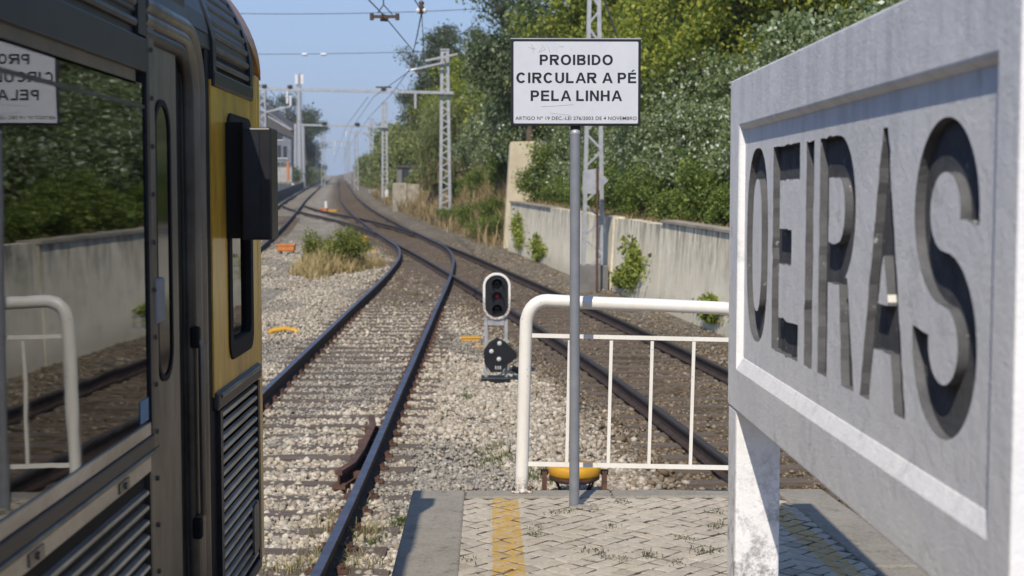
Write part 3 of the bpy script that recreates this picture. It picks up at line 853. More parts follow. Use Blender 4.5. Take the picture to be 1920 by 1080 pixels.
def slat_panel(name, y0, y1, z0, z1, pitch, mat, backing, r=0.014, follow=True, frame=None, fw=0.03):
    mb = MB(); zs = np.linspace(z0, z1, 8)
    vs = []; 
    for z in zs: vs += [(prof(z) - 0.008, y0, z), (prof(z) - 0.008, y1, z)]
    fs = [(2*i, 2*i+1, 2*i+3, 2*i+2) for i in range(7)]
    vs += [(v[0] - 0.045, v[1], v[2]) for v in vs]
    m = 16; fs += [(m+2*i, m+2*i+2, m+2*i+3, m+2*i+1) for i in range(7)] + [(0, m, m+1, 1), (14, 15, m+15, m+14)]
    for i in range(7): fs += [(2*i, 2*i+2, m+2*i+2, m+2*i), (2*i+1, m+2*i+1, m+2*i+3, 2*i+3)]
    mb.add(vs, fs); p = mb.build(name, backing, train)
    z = z0 + pitch * 0.6
    while z < z1 - pitch * 0.3:
        x = prof(z)
        mb = MB(); sec = [(x - 0.009, z - r), (x + 0.003, z - r * 0.9), (x + 0.0075, z - r * 0.2), (x + 0.005, z + r * 0.55), (x - 0.009, z + r)]
        mb.prism(sec, 'y', y0 + 0.012, y1 - 0.012); mb.build('slat', mat, p)
        z += pitch
    if frame:
        for a, b, c, d, nm in ((y0 - fw, y0, z0 - fw, z1, 'panel_frame'), (y1, y1 + fw, z0 - fw, z1, 'panel_frame')):
            mb = MB(); zz = np.linspace(c, d, 8)
            for i in range(7):
                xa, xb = prof(zz[i]), prof(zz[i+1])
                mb.add([(xa - .03, a, zz[i]), (xa + .009, a, zz[i]), (xa + .009, b, zz[i]), (xa - .03, b, zz[i]),
                        (xb - .03, a, zz[i+1]), (xb + .009, a, zz[i+1]), (xb + .009, b, zz[i+1]), (xb - .03, b, zz[i+1])],
                       [(0,1,5,4),(1,2,6,5),(2,3,7,6),(3,0,4,7)] + ([(0,3,2,1)] if i == 0 else []) + ([(4,5,6,7)] if i == 6 else []))
            mb.build(nm, frame, p)
        mb = MB(); mb.box(prof(z0) - .03, prof(z0) + .012, y0 - fw * 0.9, y1 + fw * 0.9, z0 - fw, z0 - 0.002); mb.build('panel_frame', frame, p, bevel=0.005)
    return p
# louvres over the window, ribs under it
slat_panel('upper_louvre', -8, WY - 0.10, 1.937, 2.42, 0.055, 'stainless_dark', 'train_blue_black', 0.013)
lp = slat_panel('ribbed_side', -8, WY - 0.055, -0.02, 0.722, 0.042, 'stainless_bright', 'rubber', 0.0105)
mb = MB(); mb.box(TX - 0.009, TX + 0.006, WY - 0.05, WY - 0.028, -0.03, 0.725); mb.build('panel_frame', 'stainless_dark', lp)
# dark post right of the window, riveted stainless strip
skin('window_post', WY - 0.10, WY - 0.01, 1.94, 2.10, 'train_blue_black', dx=0.006, th=0.10)
skin('window_post', WY - 0.004, WY + 0.028, 0.829, 1.94, 'train_blue_black', dx=0.003, th=0.06)
DY0, DY1 = WY + 0.03, fy(347)
skin('rivet_strip', WY - 0.022, DY0 + 0.07, -0.03, 0.781, 'stainless', dx=0.001, th=0.05)
skin('rivet_strip', WY + 0.030, DY0 + 0.07, 0.784, 1.98, 'stainless', dx=0.0, th=0.05)
for z in np.arange(0.02, 1.95, 0.135):
    mb = MB(); mb.lathe([(0.008, 0), (0.007, 0.005), (0.003, 0.007)], (TX + 0.003, WY + 0.048, z), 8, axis='x'); mb.build('rivet', 'stainless_dark', train)
# door leaf with its slot window
door = skin('door', DY0 + 0.072, DY1 - 0.03, -0.03, 1.985, 'stainless', dx=-0.012, th=0.03)
sy0, sy1 = fy(303), fy(327)
mb = MB(); mb.prism(rrect(sy0, sy1, 0.97, 1.765, 0.08), 'x', TX - 0.016, TX - 0.0105); mb.build('door_window', 'lens_dark', door)
mb = MB(); ring(mb, rrect(sy0 - 0.018, sy1 + 0.018, 0.952, 1.783, 0.095), rrect(sy0, sy1, 0.97, 1.765, 0.08), 'x', TX - 0.0155, TX - 0.006); mb.build('window_gasket', 'rubber', door)
mb = MB(); mb.box(TX - 0.026, TX + 0.006, DY0 + 0.035, DY0 + 0.145, 1.135, 1.265); mb.build('door_lock', 'grey_steel', door, bevel=0.008)
skin('door_seal', DY1 - 0.03, fy(362), -0.03, 1.97, 'rubber', dx=-0.030, th=0.03)
# door frame: stainless mouldings that turn over the door in a round corner
def moulding(y, z, r, rad, mat, dx, name='door_frame'):
    path = [(TX + dx, y, -0.03), (TX + dx, y, z - rad)]
    for k in range(1, 7):
        a = math.radians(90 * k / 6); path.append((TX + dx, y - rad + rad * math.cos(a), z - rad + rad * math.sin(a)))
    path.append((TX + dx - 0.002, DY0 - 0.02, z))
    mb = MB(); mb.tube(path, r, 10); mb.build(name, mat, train)
moulding(fy(366), 1.955, 0.026, 0.14, 'stainless_dark', -0.020)
moulding(fy(374.5), 1.995, 0.024, 0.17, 'stainless', -0.014)
moulding(fy(383), 2.035, 0.027, 0.20, 'stainless', -0.014)
skin('door_jamb', fy(360), fy(391), -0.03, 1.93, 'stainless_dark', dx=-0.024, th=0.04)
skin('door_head', DY0 - 0.1, fy(360), 1.975, 2.16, 'stainless_dark', dx=-0.010, th=0.04)
mb = MB()
zz = np.linspace(2.05, 2.42, 7)
for i in range(6):
    xa, xb = prof(zz[i]) + 0.002, prof(zz[i+1]) + 0.002
    mb.add([(xa, WY, zz[i]), (xa, fy(398), zz[i]), (xb, fy(398), zz[i+1]), (xb, WY, zz[i+1])], [(0, 1, 2, 3)])
mb.build('cant_rail', 'stainless_dark', train)
skin('door_post', fy(391.5), fy(399), -0.03, 2.03, 'rubber', dx=-0.004, th=0.05)
# grab rail beside the door
gy = 4.60
gr = MB(); gr.tube([(TX + 0.0, gy, 0.45), (TX + 0.022, gy, 0.47), (TX + 0.022, gy, 1.02), (TX + 0.0, gy, 1.04)], 0.0105, 10)
gro = gr.build('grab_rail', 'stainless', train)
for z in (0.42, 1.045):
    mb = MB(); mb.box(TX - 0.012, TX + 0.018, gy - 0.018, gy + 0.018, z - 0.035, z + 0.035); mb.build('rail_foot', 'rubber', gro, bevel=0.008)
# yellow cab side with its black-framed window
CY0, CY1 = fy(399.5), TEND - 0.05
wy0, wy1, wz0, wz1 = fy(430), fy(470), 0.925, 1.775
out_, in_ = rrect(CY0, CY1, 0.80, 1.90, 0.004), rrect(wy0, wy1, wz0, wz1, 0.06)
mb = MB(); ring(mb, out_, in_, 'x', TX - 0.04, TX + 0.001); mb.build('cab_side', 'train_yellow', train)
mb = MB(); ring(mb, rrect(wy0 - 0.025, wy1 + 0.025, wz0 - 0.03, wz1 + 0.03, 0.075), rrect(wy0 + 0.035, wy1 - 0.035, wz0 + 0.04, wz1 - 0.04, 0.04), 'x', TX - 0.02, TX + 0.009)
cwf = mb.build('cab_window', 'rubber', train, bevel=0.004)
mb = MB(); mb.box(TX - 0.016, TX - 0.012, wy0 + 0.02, wy1 - 0.02, wz0 + 0.02, wz1 - 0.02); mb.build('pane', 'train_glass', cwf)
mb = MB(); mb.box(TX - 0.5, TX - 0.06, CY0, CY1 - 0.1, 0.02, 1.9); mb.build('cab_interior', 'interior_dark', train)
slat_panel('cab_louvre', fy(407), fy(470), 1.935, 2.42, 0.049, 'louvre_green', 'rubber', 0.014, frame='train_blue_black', fw=0.055)
slat_panel('cab_grille', fy(411), fy(478), 0.01, 0.745, 0.043, 'stainless_bright', 'rubber', 0.0115, frame='train_blue_black', fw=0.045)
mb = MB(); mb.box(TX - 0.03, TX + 0.016, fy(399.5), fy(482), 0.752, 0.818); mb.build('grille_header', 'train_blue_black', train, bevel=0.014)
mb = MB(); mb.tube([(TX + 0.012, fy(405), 0.80), (TX + 0.012, fy(480), 0.80)], 0.010, 8); mb.build('grille_bead', 'stainless', train)
mb = MB(); mb.prism(rrect(fy(466), fy(475), 0.06, 0.26, 0.02), 'x', TX + 0.004, TX + 0.014); mb.build('grille_latch', 'stainless', train)
skin('cab_skirt', CY0, fy(481), -0.03, 0.75, 'rubber', dx=-0.008, th=0.04)
# corner post of the cab end: green-yellow edge below, orange roof curve above
mb = MB(); mb.box(TX - 0.06, TX + 0.004, fy(482.5), TEND, -0.03, 2.0); mb.build('corner_post', 'train_yellow', train, bevel=0.02)
mb = MB(); zz = np.linspace(1.98, 2.44, 12)
for i in range(11):
    xa, xb = prof(zz[i]), prof(zz[i+1]); ya, yb = fy(474) + max(0, 2.16 - zz[i]) * 1.2, fy(474) + max(0, 2.16 - zz[i+1]) * 1.2
    mb.add([(xa + .006, ya, zz[i]), (xa + .006, TEND + .01, zz[i]), (xb + .006, TEND + .01, zz[i+1]), (xb + .006, yb, zz[i+1]),
            (xa - .05, ya, zz[i]), (xa - .05, TEND + .01, zz[i]), (xb - .05, TEND + .01, zz[i+1]), (xb - .05, yb, zz[i+1])],
           [(0,1,2,3),(7,6,5,4),(1,5,6,2),(0,3,7,4)], 0, False)
mb.build('roof_corner', 'train_orange', train)
fr_ = [(x, z) for x, z in outer]
mb = MB(); mb.prism([(xf, -0.03), (TX - 0.05, -0.03)] + [(x - 0.04 if x > TC else x, z) for x, z in outer], 'y', TEND - 0.09, TEND - 0.02); mb.build('cab_front', 'train_yellow', train)
# wing mirror housing
MY = 5.20
m0, m1 = at(457, 240, MY), at(515, 449, MY)
mb = MB(); mb.box(m0.x, m1.x, MY - 0.06, MY + 0.10, m1.z, m0.z)
mir = mb.build('mirror_housing', 'dark_paint', train, bevel=0.008)
mb = MB(); mb.box(TX - 0.01, m0.x - 0.001, MY - 0.02, MY + 0.08, m1.z + 0.004, m0.z + 0.02); mb.build('mirror_mount', 'rubber', mir)
mb = MB(); mb.box(m0.x + 0.010, m0.x + (m1.x - m0.x) * .6, MY - 0.064, MY - 0.0605, m1.z + 0.012, m0.z - 0.012); mb.build('mirror_cover', 'train_blue_black', mir)

# ================================================================== STATION NAME BOARD
SX = 0.85; ST = 0.16
brd = thing('station_name_board', (0.93, 3.6, 0), 'weathered white concrete station board with engraved dark letters OEIRAS', 'station sign')
YF, YN = 5.0, 2.27                # far and near ends
ZT, ZB = 1.902, 0.766
RY0, RY1, RZ0, RZ1 = 2.375, 4.82, 0.955, 1.737
REC = 0.020
mb = MB(); mb.box(SX + REC + 0.0235, SX + ST, YN + .001, YF - .001, ZB + 0.001, ZT - 0.001); mb.build('backing_slab', 'board_concrete', brd, bevel=0.006)
mb = MB(); mb.box(SX + REC + 0.0212, SX + REC + 0.0234, RY0 - .04, RY1 + .04, RZ0 - .05, RZ1 + .04); mb.build('letter_ground', 'board_letter', brd)
# border: frame with a sloping sill
mb = MB()
xs0, xs1 = SX, SX + REC + 0.0225
loopA = [(YN, ZB), (YF, ZB), (YF, ZT), (YN, ZT)]
loopB = [(RY0, 0.918), (RY1, 0.918), (RY1, RZ1), (RY0, RZ1)]
loopC = [(RY0 + 0.004, RZ0), (RY1 - 0.010, RZ0), (RY1 - 0.010, RZ1 - 0.012), (RY0 + 0.004, RZ1 - 0.012)]
def P3(l, x): return [(x, u, v) for u, v in l]
vs = P3(loopA, SX) + P3(loopB, SX) + P3(loopC, SX + REC + 0.001) + P3(loopA, xs1) + P3(loopC, xs1)
fs = []
for i in range(4):
    j = (i + 1) % 4
    fs += [(i, j, 4+j, 4+i), (4+i, 4+j, 8+j, 8+i), (8+i, 8+j, 16+j, 16+i), (12+i, 12+j, j, i), (16+i, 16+j, 12+j, 12+i)]
mb.add(vs, fs); bo = mb.build('border', 'board_concrete', brd, bevel=0.006)
# letter outlines in (u, z); u = RY1 - y
def oval(cx, cz, w, h, n=72, p=2.5):
    return [(cx + w/2 * math.copysign(abs(math.cos(a))**(2/p), math.cos(a)), cz + h/2 * math.copysign(abs(math.sin(a))**(2/p), math.sin(a))) for a in [2*math.pi*k/n for k in range(n)]]
def stroke(path, w):
    pts = [Vector(p) for p in path]; L, R_ = [], []
    for i, p in enumerate(pts):
        d = (pts[min(i+1, len(pts)-1)] - pts[max(i-1, 0)]).normalized(); nn_ = Vector((-d.y, d.x))
        L.append(tuple(p + nn_ * w/2)); R_.append(tuple(p - nn_ * w/2))
    return L + R_[::-1]
LZ0, LZ1 = 1.035, 1.65; LH = LZ1 - LZ0; SW = 0.104
loops = []
def U(y): return RY1 - y
u0, u1 = U(4.765), U(4.405); cu = (u0+u1)/2
loops.append(oval(cu, (LZ0+LZ1)/2, u1-u0, LH + 0.01)); loops.append(oval(cu, (LZ0+LZ1)/2, u1-u0 - 2*SW, LH - 2*SW + 0.02))
u0, u1 = U(4.335), U(3.965)
mz = (LZ0+LZ1)/2 + 0.01
loops.append([(u0, LZ0), (u1, LZ0), (u1, LZ0+SW), (u0+SW, LZ0+SW), (u0+SW, mz-SW/2), (u1-0.10, mz-SW/2), (u1-0.10, mz+SW/2), (u0+SW, mz+SW/2), (u0+SW, LZ1-SW), (u1, LZ1-SW), (u1, LZ1), (u0, LZ1)])
u0, u1 = U(3.885), U(3.79)
loops.append([(u0, LZ0), (u1, LZ0), (u1, LZ1), (u0, LZ1)])
u0, u1 = U(3.725), U(3.355)
bz = LZ0 + LH * 0.40                 # foot of the bowl
arc = lambda cx, cz, rx, rz_, a0, a1, n=10: [(cx + rx*math.cos(math.radians(a0+(a1-a0)*k/n)), cz + rz_*math.sin(math.radians(a0+(a1-a0)*k/n))) for k in range(n+1)]
hb = (LZ1 - bz) / 2
R_out = [(u0, LZ0), (u0+SW, LZ0), (u0+SW, bz), (u1-0.15, bz), (u1-SW-0.01, LZ0), (u1+0.005, LZ0), (u1-0.07, bz+0.02)] + arc(u1-0.17, bz+hb, 0.17, hb, -62, 90, 24) + [(u0, LZ1)]
loops.append(R_out)
loops.append([(u0+SW, bz+SW)] + arc(u1-0.17, bz+hb, 0.17-SW, hb-SW, -90, 90, 22) + [(u0+SW, LZ1-SW)])
u0, u1 = U(3.295), U(2.93); cu = (u0+u1)/2
cbz = LZ0 + LH*0.20
def ax(z, side, inn): # x on the slanted strokes
    half = (u1-u0)/2; t_ = (z - LZ0)/LH
    return cu + side * (half * (1-t_) + 0.018*t_ - inn)
iw = SW * 0.80
loops.append([(u0, LZ0), (u0+iw, LZ0), (ax(cbz, -1, iw), cbz), (ax(cbz, 1, iw), cbz), (u1-iw, LZ0), (u1, LZ0), (cu+0.018, LZ1), (cu-0.018, LZ1)])
ztop = LZ0 + LH * (1 - iw / ((u1-u0)/2)) + 0.02
A_in = [(ax(cbz+SW, -1, iw), cbz+SW), (ax(cbz+SW, 1, iw), cbz+SW), (cu, ztop - 0.02)]
loops.append(A_in)
A_wedge = (A_in, )
u0, u1 = U(2.89), U(2.505); cu = (u0+u1)/2; w_ = (u1-u0)-SW
hq = (LH - SW)/4
sp = arc(cu, LZ1 - SW/2 - hq, w_/2, hq, -8, 180, 32)[0:] + arc(cu, LZ1 - SW/2 - hq, w_/2, hq, 180, 258, 14)[1:] + arc(cu, LZ0 + SW/2 + hq, w_/2, hq, 78, 0, 14) + arc(cu, LZ0 + SW/2 + hq, w_/2, hq, 0, -188, 32)[1:]
loops.append(stroke(sp, SW))
# engraved panel: a sheet with the letters cut through to the dark ground behind
cu_ = bpy.data.curves.new('panel_curve', 'CURVE'); cu_.dimensions = '2D'; cu_.fill_mode = 'BOTH'; cu_.extrude = 0.011
def spline(pts):
    s = cu_.splines.new('POLY'); s.points.add(len(pts) - 1)
    for p, q in zip(s.points, pts): p.co = (q[0], q[1], 0, 1)
    s.use_cyclic_u = True
pw = RY1 - RY0
spline([(0.0, RZ0 - 0.03), (pw + 0.0, RZ0 - 0.03), (pw + 0.0, RZ1 + 0.0), (0.0, RZ1 + 0.0)])
def rough(l, seed):
    """hand-cut edge: resample and wobble"""
    r = random.Random(seed); out = []
    for p, q in zip(l, l[1:] + l[:1]):
        d_ = math.hypot(q[0]-p[0], q[1]-p[1]); k_ = max(1, int(d_ / 0.03))
        for j in range(k_):
            t_ = j / k_; w__ = 0.0 if j == 0 else 0.0021
            out.append((p[0] + (q[0]-p[0])*t_ + r.gauss(0, w__), p[1] + (q[1]-p[1])*t_ + r.gauss(0, w__)))
    return out
for k_, l in enumerate(loops): spline(rough(l, k_))
tmp = bpy.data.objects.new('tmp', cu_); COL.objects.link(tmp)
bpy.context.view_layer.update()
me = bpy.data.meshes.new_from_object(tmp.evaluated_get(bpy.context.evaluated_depsgraph_get()))
bpy.data.objects.remove(tmp); bpy.data.curves.remove(cu_)
bl = brd.location
for v in me.vertices:
    u, z, e = v.co
    v.co = (SX + REC + 0.011 - e - bl.x, RY1 - u - bl.y, z - bl.z)
me.name = 'letter_panel'; me.materials.clear(); me.materials.append(M['board_concrete']); me.materials.append(M['board_letter'])
bm = bmesh.new(); bm.from_mesh(me); bmesh.ops.remove_doubles(bm, verts=bm.verts, dist=1e-5); bmesh.ops.recalc_face_normals(bm, faces=bm.faces); bm.to_mesh(me); bm.free()
for p in me.polygons:
    p.use_smooth = False; p.material_index = 0 if abs(p.normal.x) > 0.5 else 1      # cut edges carry the letter paint
obj('letter_panel', me, brd)
# bare unpainted edge of the A's counter
(_a, _b), (wx1, wz1_), (wxc, wzt) = A_in
p0_, p1_ = Vector((wx1, wz1_)), Vector((wxc, wzt)); d_ = (p1_ - p0_).normalized(); nrm_ = Vector((d_.y, -d_.x)) * 0.0016
q0, q1 = p0_.lerp(p1_, 0.06), p0_.lerp(p1_, 0.72)
mb = MB(); vs_ = []
for xd in (SX + REC + 0.001, SX + REC + 0.021):
    for q_ in (q0, q1, q1 + nrm_, q0 + nrm_): vs_.append((xd, RY1 - q_.x, q_.y))
mb.add(vs_, [(0,1,2,3),(4,7,6,5),(0,4,5,1),(1,5,6,2),(2,6,7,3),(3,7,4,0)]); mb.build('letter_counter_edge', 'railing_white', brd)
for yp in (YF - 0.16, YN):
    mb = MB(); mb.box(SX + 0.003, SX + ST - 0.002, yp + 0.001, yp + 0.159, -0.1, ZB + 0.0); mb.build('leg', 'board_concrete', brd, bevel=0.01)

# ================================================================== PROHIBITION SIGN
PXs, PYs = 0.416, 6.80
sg = thing('prohibition_sign', (PXs, PYs, 0), 'white rectangular sign PROIBIDO CIRCULAR A PÉ PELA LINHA on a grey pole', 'sign')
mb = MB(); mb.tube([(PXs, PYs, -0.02), (PXs, PYs, 1.80)], 0.0245, 20); mb.build('pole', 'grey_steel', sg)
mb = MB(); mb.lathe([(0.0252, 1.795), (0.0258, 1.80), (0.024, 1.812), (0.012, 1.818)], (PXs, PYs, 0), 20); mb.build('pole_cap', 'galvanised', sg)
mb = MB(); mb.box(PXs - 0.023, PXs + 0.023, PYs - 0.012, PYs + 0.012, 1.80, 2.2); mb.build('bracket', 'dark_paint', sg)
mb = MB()
for k in range(9):
    a = random.uniform(-2.6, 0.2); q_ = random.uniform(.02, .075); s_ = random.uniform(.016, .03)
    mb.add([(PXs + .015 + q_*math.cos(a)*1.3 + v[0]*s_*random.uniform(.7, 1.3), PYs - .01 + q_*math.sin(a) + v[1]*s_, .004 + v[2]*s_*.55) for v in ICO_V], [tuple(f) for f in ICO_F])
ft = mb.build('footing_rubble', 'kerb', sg)
pl0, pl1 = at(958, 72, PYs - 0.03), at(1201, 236, PYs - 0.03)
yp = PYs - 0.03
mb = MB(); mb.box(pl0.x, pl1.x, yp, yp + 0.018, pl1.z, pl0.z); plate = mb.build('plate', 'sign_black', sg, bevel=0.003)
b_ = 0.0125
mb = MB(); mb.prism(rrect(pl0.x + b_, pl1.x - b_, pl1.z + b_ * 0.9, pl0.z - b_ * 1.15, 0.006), 'y', yp - 0.0015, yp - 0.0003); mb.build('plate_face', 'sign_white', plate)
mb = MB()
for a, b, c, d in ((pl0.x - .002, pl1.x + .002, pl0.z - .003, pl0.z + .002),): mb.box(a, b, yp - 0.002, yp + 0.02, c, d)
mb.build('rim', 'galvanised', plate)
def text(body, cx, base, width, height, bold, parent, name='lettering'):
    c = bpy.data.curves.new('t', 'FONT'); c.body = body; c.size = 1.0; c.align_x = 'CENTER'; c.offset = bold; c.space_character = 1.06
    o = bpy.data.objects.new('t', c); COL.objects.link(o); bpy.context.view_layer.update()
    me = bpy.data.meshes.new_from_object(o.evaluated_get(bpy.context.evaluated_depsgraph_get()))
    bpy.data.objects.remove(o); bpy.data.curves.remove(c)
    co = np.array([v.co for v in me.vertices]); 
    x0, x1 = co[:, 0].min(), co[:, 0].max()
    capH = 0.73
    po_ = origin_of(parent)
    for v in me.vertices:
        v.co = (cx + (v.co.x - (x0+x1)/2) / (x1-x0) * width - po_.x, yp - 0.0022 - po_.y, base + v.co.y / capH * height - po_.z)
    me.materials.clear(); me.materials.append(M['sign_black']); me.name = name
    return obj(name, me, parent)
def row(body, pxa, pxb, pya, pyb, bold):
    a, b = at(pxa, pya, yp), at(pxb, pyb, yp)
    text(body, (a.x + b.x)/2, b.z, b.x - a.x, a.z - b.z, bold, plate)
# bold grotesque capitals for the three large lines (cap height 1, stem .205)
K = 0.225
def garc(cx, cy, rx, ry, a0, a1, n=14): return arc(cx, cy, rx, ry, a0, a1, n)
def gO(w): return [oval(w/2, .5, w, 1.03, 44, 2.15)[:], oval(w/2, .5, w - 2*K*1.02, 1.03 - 2*K*.86, 40, 2.1)]
def gC(w):
    o_ = garc(w/2, .5, w/2, .515, 38, 322, 30); i_ = garc(w/2, .5, w/2 - K*1.02, .515 - K*.86, 318, 42, 26); return [o_ + i_]
def bowl(x0, x1, y0, y1, k):   # D-like outer and inner
    h = (y1-y0)/2; r = min(h, (x1-x0)*.62)
    return garc(x1 - r, y0 + h, r, h, -90, 90, 14), garc(x1 - r, y0 + h, r - k, h - k*.84, -90, 90, 12)
def gP(w, leg=False):
    y0 = .365 if not leg else .42; o_, i_ = bowl(0, w, y0, 1, K)
    if leg: out = [(0,0),(K,0),(K,y0),(w*.40,y0),(w-.285,0),(w+.03,0),(w*.70,y0+.03)] + [p for p in o_ if p[0] > w*.72 or p[1] > .9] + [(0,1)]
    else: out = [(0,0),(K,0),(K,y0)] + o_ + [(0,1)]
    return [out, [(K, y0+K*.84)] + i_ + [(K, 1-K*.84)]]
def gB(w):
    o1, i1 = bowl(0, w, 0, .56, K); o2, i2 = bowl(0, w*.95, .49, 1, K)
    o1 = [p for p in o1 if p[1] < .515]; o2 = [p for p in o2 if p[1] > .535]
    return [[(0,0)] + o1 + o2 + [(0,1)], [(K,K*.84)] + [(x,y) for x,y in i1 if y <= .44] + [(K,.44)], [(K,.60)] + [(x,y) for x,y in i2 if y >= .60] + [(K,1-K*.84)]]
def gD(w): o_, i_ = bowl(0, w, 0, 1, K); return [[(0,0)] + o_ + [(0,1)], [(K,K*.84)] + i_ + [(K,1-K*.84)]]
def gI(w): return [[(0,0),(K,0),(K,1),(0,1)]]
def gL(w): return [[(0,0),(w,0),(w,K*.86),(K,K*.86),(K,1),(0,1)]]
def gE(w, acute=False):
    k = K*.84; r_ = [[(0,0),(w,0),(w,k),(K,k),(K,.5-k*.42),(w*.94,.5-k*.42),(w*.94,.5+k*.58),(K,.5+k*.58),(K,1-k),(w*.98,1-k),(w*.98,1),(0,1)]]
    if acute: r_.append([(w*.36,1.07),(w*.54,1.07),(w*.86,1.27),(w*.58,1.27)])
    return r_
def gU(w): return [[(0,1),(0,.36)] + garc(w/2,.36,w/2,.375,180,360,18)[1:] + [(w,1),(w-K,1),(w-K,.38)] + garc(w/2,.36,w/2-K,.21,0,-180,14)[1:] + [(K,1)]]
def gA(w): 
    m = w/2; return [[(0,0),(.215,0),(.215+.085,.225),(w-.30,.225),(w-.215,0),(w,0),(m+.12,1),(m-.12,1)], [(.365,.39),(w-.365,.39),(m,.80)]]
def gN(w): return [[(0,0),(K*.93,0),(K*.93,.66),(w-K*.96,0),(w,0),(w,1),(w-K*.93,1),(w-K*.93,.34),(K*.96,1),(0,1)]]
def gH(w): return [[(0,0),(K,0),(K,.415),(w-K,.415),(w-K,0),(w,0),(w,1),(w-K,1),(w-K,.59),(K,.59),(K,1),(0,1)]]
GL = {'P': (.80, gP), 'R': (.88, lambda w: gP(w, True)), 'O': (1.0, gO), 'I': (K, gI), 'B': (.84, gB), 'D': (.86, gD), 'C': (.93, gC), 'U': (.84, gU),
      'L': (.72, gL), 'A': (1.0, gA), 'E': (.78, gE), 'É': (.78, lambda w: gE(w, True)), 'N': (.84, gN), 'H': (.84, gH)}
def bigrow(body, pxa, pxb, pya, pyb):
    a, b = at(pxa, pya, yp), at(pxb, pyb, yp); x = 0.0; shapes = []
    for ch in body:
        if ch == ' ': x += .36; continue
        w, g = GL[ch]
        gap = .105 if ch == 'A' else .17
        for lp_ in g(w): shapes.append([(x + u, v) for u, v in lp_])
        x += w + (.10 if ch == 'A' else .175)
    x -= .17
    c = bpy.data.curves.new('row', 'CURVE'); c.dimensions = '2D'; c.fill_mode = 'BOTH'
    for lp_ in shapes:
        sp1 = c.splines.new('POLY'); sp1.points.add(len(lp_) - 1); sp1.use_cyclic_u = True
        for p, q in zip(sp1.points, lp_): p.co = (q[0], q[1], 0, 1)
    o = bpy.data.objects.new('t', c); COL.objects.link(o); bpy.context.view_layer.update()
    me = bpy.data.meshes.new_from_object(o.evaluated_get(bpy.context.evaluated_depsgraph_get()))
    bpy.data.objects.remove(o); bpy.data.curves.remove(c); po_ = origin_of(plate)
    for v in me.vertices: v.co = (a.x + v.co.x / x * (b.x - a.x) - po_.x, yp - 0.0022 - po_.y, b.z + v.co.y * (a.z - b.z) - po_.z)
    me.materials.clear(); me.materials.append(M['sign_black']); me.name = 'lettering'; obj('lettering', me, plate)
bigrow('PROIBIDO', 1012, 1149, 102.5, 122)
bigrow('CIRCULAR A PÉ', 968, 1193, 136, 156)
bigrow('PELA LINHA', 995, 1165, 169.5, 189.5)
row('ARTIGO Nº 19 DEC.-LEI 276/2003 DE 4 NOVEMBRO', 966.5, 1193.5, 218, 225, 0.008)
# scratches on the face
def scratch(pts, w=0.0011):
    mb = MB()
    for p, q in zip(pts[:-1], pts[1:]):
        a, b = at(*p, yp - 0.0021), at(*q, yp - 0.0021)
        mb.bar(a, b, 0.0006, w)
    mb.build('scratch', 'scribble', plate)
zx = lambda x, y: (940 + x / 5.686, 60 + y / 5.686)
for pts in ([(290,160),(360,185),(318,130),(345,225)], [(430,130),(470,185),(400,215),(440,160)], [(485,135),(520,220),(510,150)], [(550,150),(560,205)], [(585,160),(590,215)], [(615,150),(665,160)],
            [(425,795),(560,790),(770,772)], [(525,862),(640,880),(735,885)], [(740,165),(745,190)]):
    scratch([zx(*p) for p in pts])

# ================================================================== WHITE RAILING
rl = thing('platform_railing', (0.7, 7.08, 0), 'chipped white tubular railing closing the end of the platform', 'railing')
A0 = Vector((0.168, 7.12, 0.0)); A1 = Vector((1.262, 6.99, 0.0))
def on(t, z): p = A0.lerp(A1, t); return Vector((p.x, p.y, z))
tz = lambda t: 0.978 - 0.030 * t
lean = Vector((0.028, 0, 0))
path = [A0 + Vector((0, 0, 0.02)), A0 + lean * 0.85 + Vector((0, 0, tz(0) - 0.10))]
for k in range(1, 8):
    a = math.radians(90 * k / 7); path.append(A0 + lean + Vector((0.10 - 0.10 * math.cos(a), 0, tz(0) - 0.10 + 0.10 * math.sin(a))))
for t_ in (0.3, 0.6): path.append(on(t_, tz(t_)))
q = on(1, 0)
for k in range(8):
    a = math.radians(90 - 90 * k / 7); path.append(q + Vector((-0.10 + 0.10 * math.cos(a), 0, tz(1) - 0.10 + 0.10 * math.sin(a))))
path.append(q + Vector((0, 0, 0.02)))
mb = MB(); mb.tube(path, 0.0325, 18); mb.build('frame_tube', 'railing_white', rl)
for p in (A0, q):
    mb = MB(); mb.box(p.x - 0.052, p.x + 0.052, p.y - 0.045, p.y + 0.045, 0.0075, 0.020); bp_ = mb.build('base_plate', 'railing_white', rl, bevel=0.003)
    for dx in (-0.04, 0.04):
        mb = MB(); mb.lathe([(0.009, 0.0205), (0.009, 0.032), (0.004, 0.036)], (p.x + dx, p.y - 0.035, 0), 6); mb.build('bolt', 'rust', bp_)
zt_, zb_ = 0.802, 0.150
l0 = A0 + lean * 0.8
mb = MB(); mb.bar(l0 + Vector((0.02, 0, zt_)), on(0.98, zt_ - 0.012), 0.012, 0.020); mb.build('cross_bar', 'railing_white', rl)
mb = MB(); mb.bar(A0 + Vector((0.02, 0, zb_)), on(0.98, zb_), 0.012, 0.022); mb.build('cross_bar', 'railing_white', rl)
for px in (1066, 1144, 1220, 1297, 1374):
    xx = (px - 915) / 376.0; t_ = (xx - A0.x) / (A1.x - A0.x)
    if t_ > 0.97: continue
    mb = MB(); mb.bar(on(t_ - 0.006, zb_ + 0.010), on(t_ + 0.006, zt_ - 0.022), 0.016, 0.010, up=(0, 1, 0)); mb.build('baluster', 'railing_white', rl)

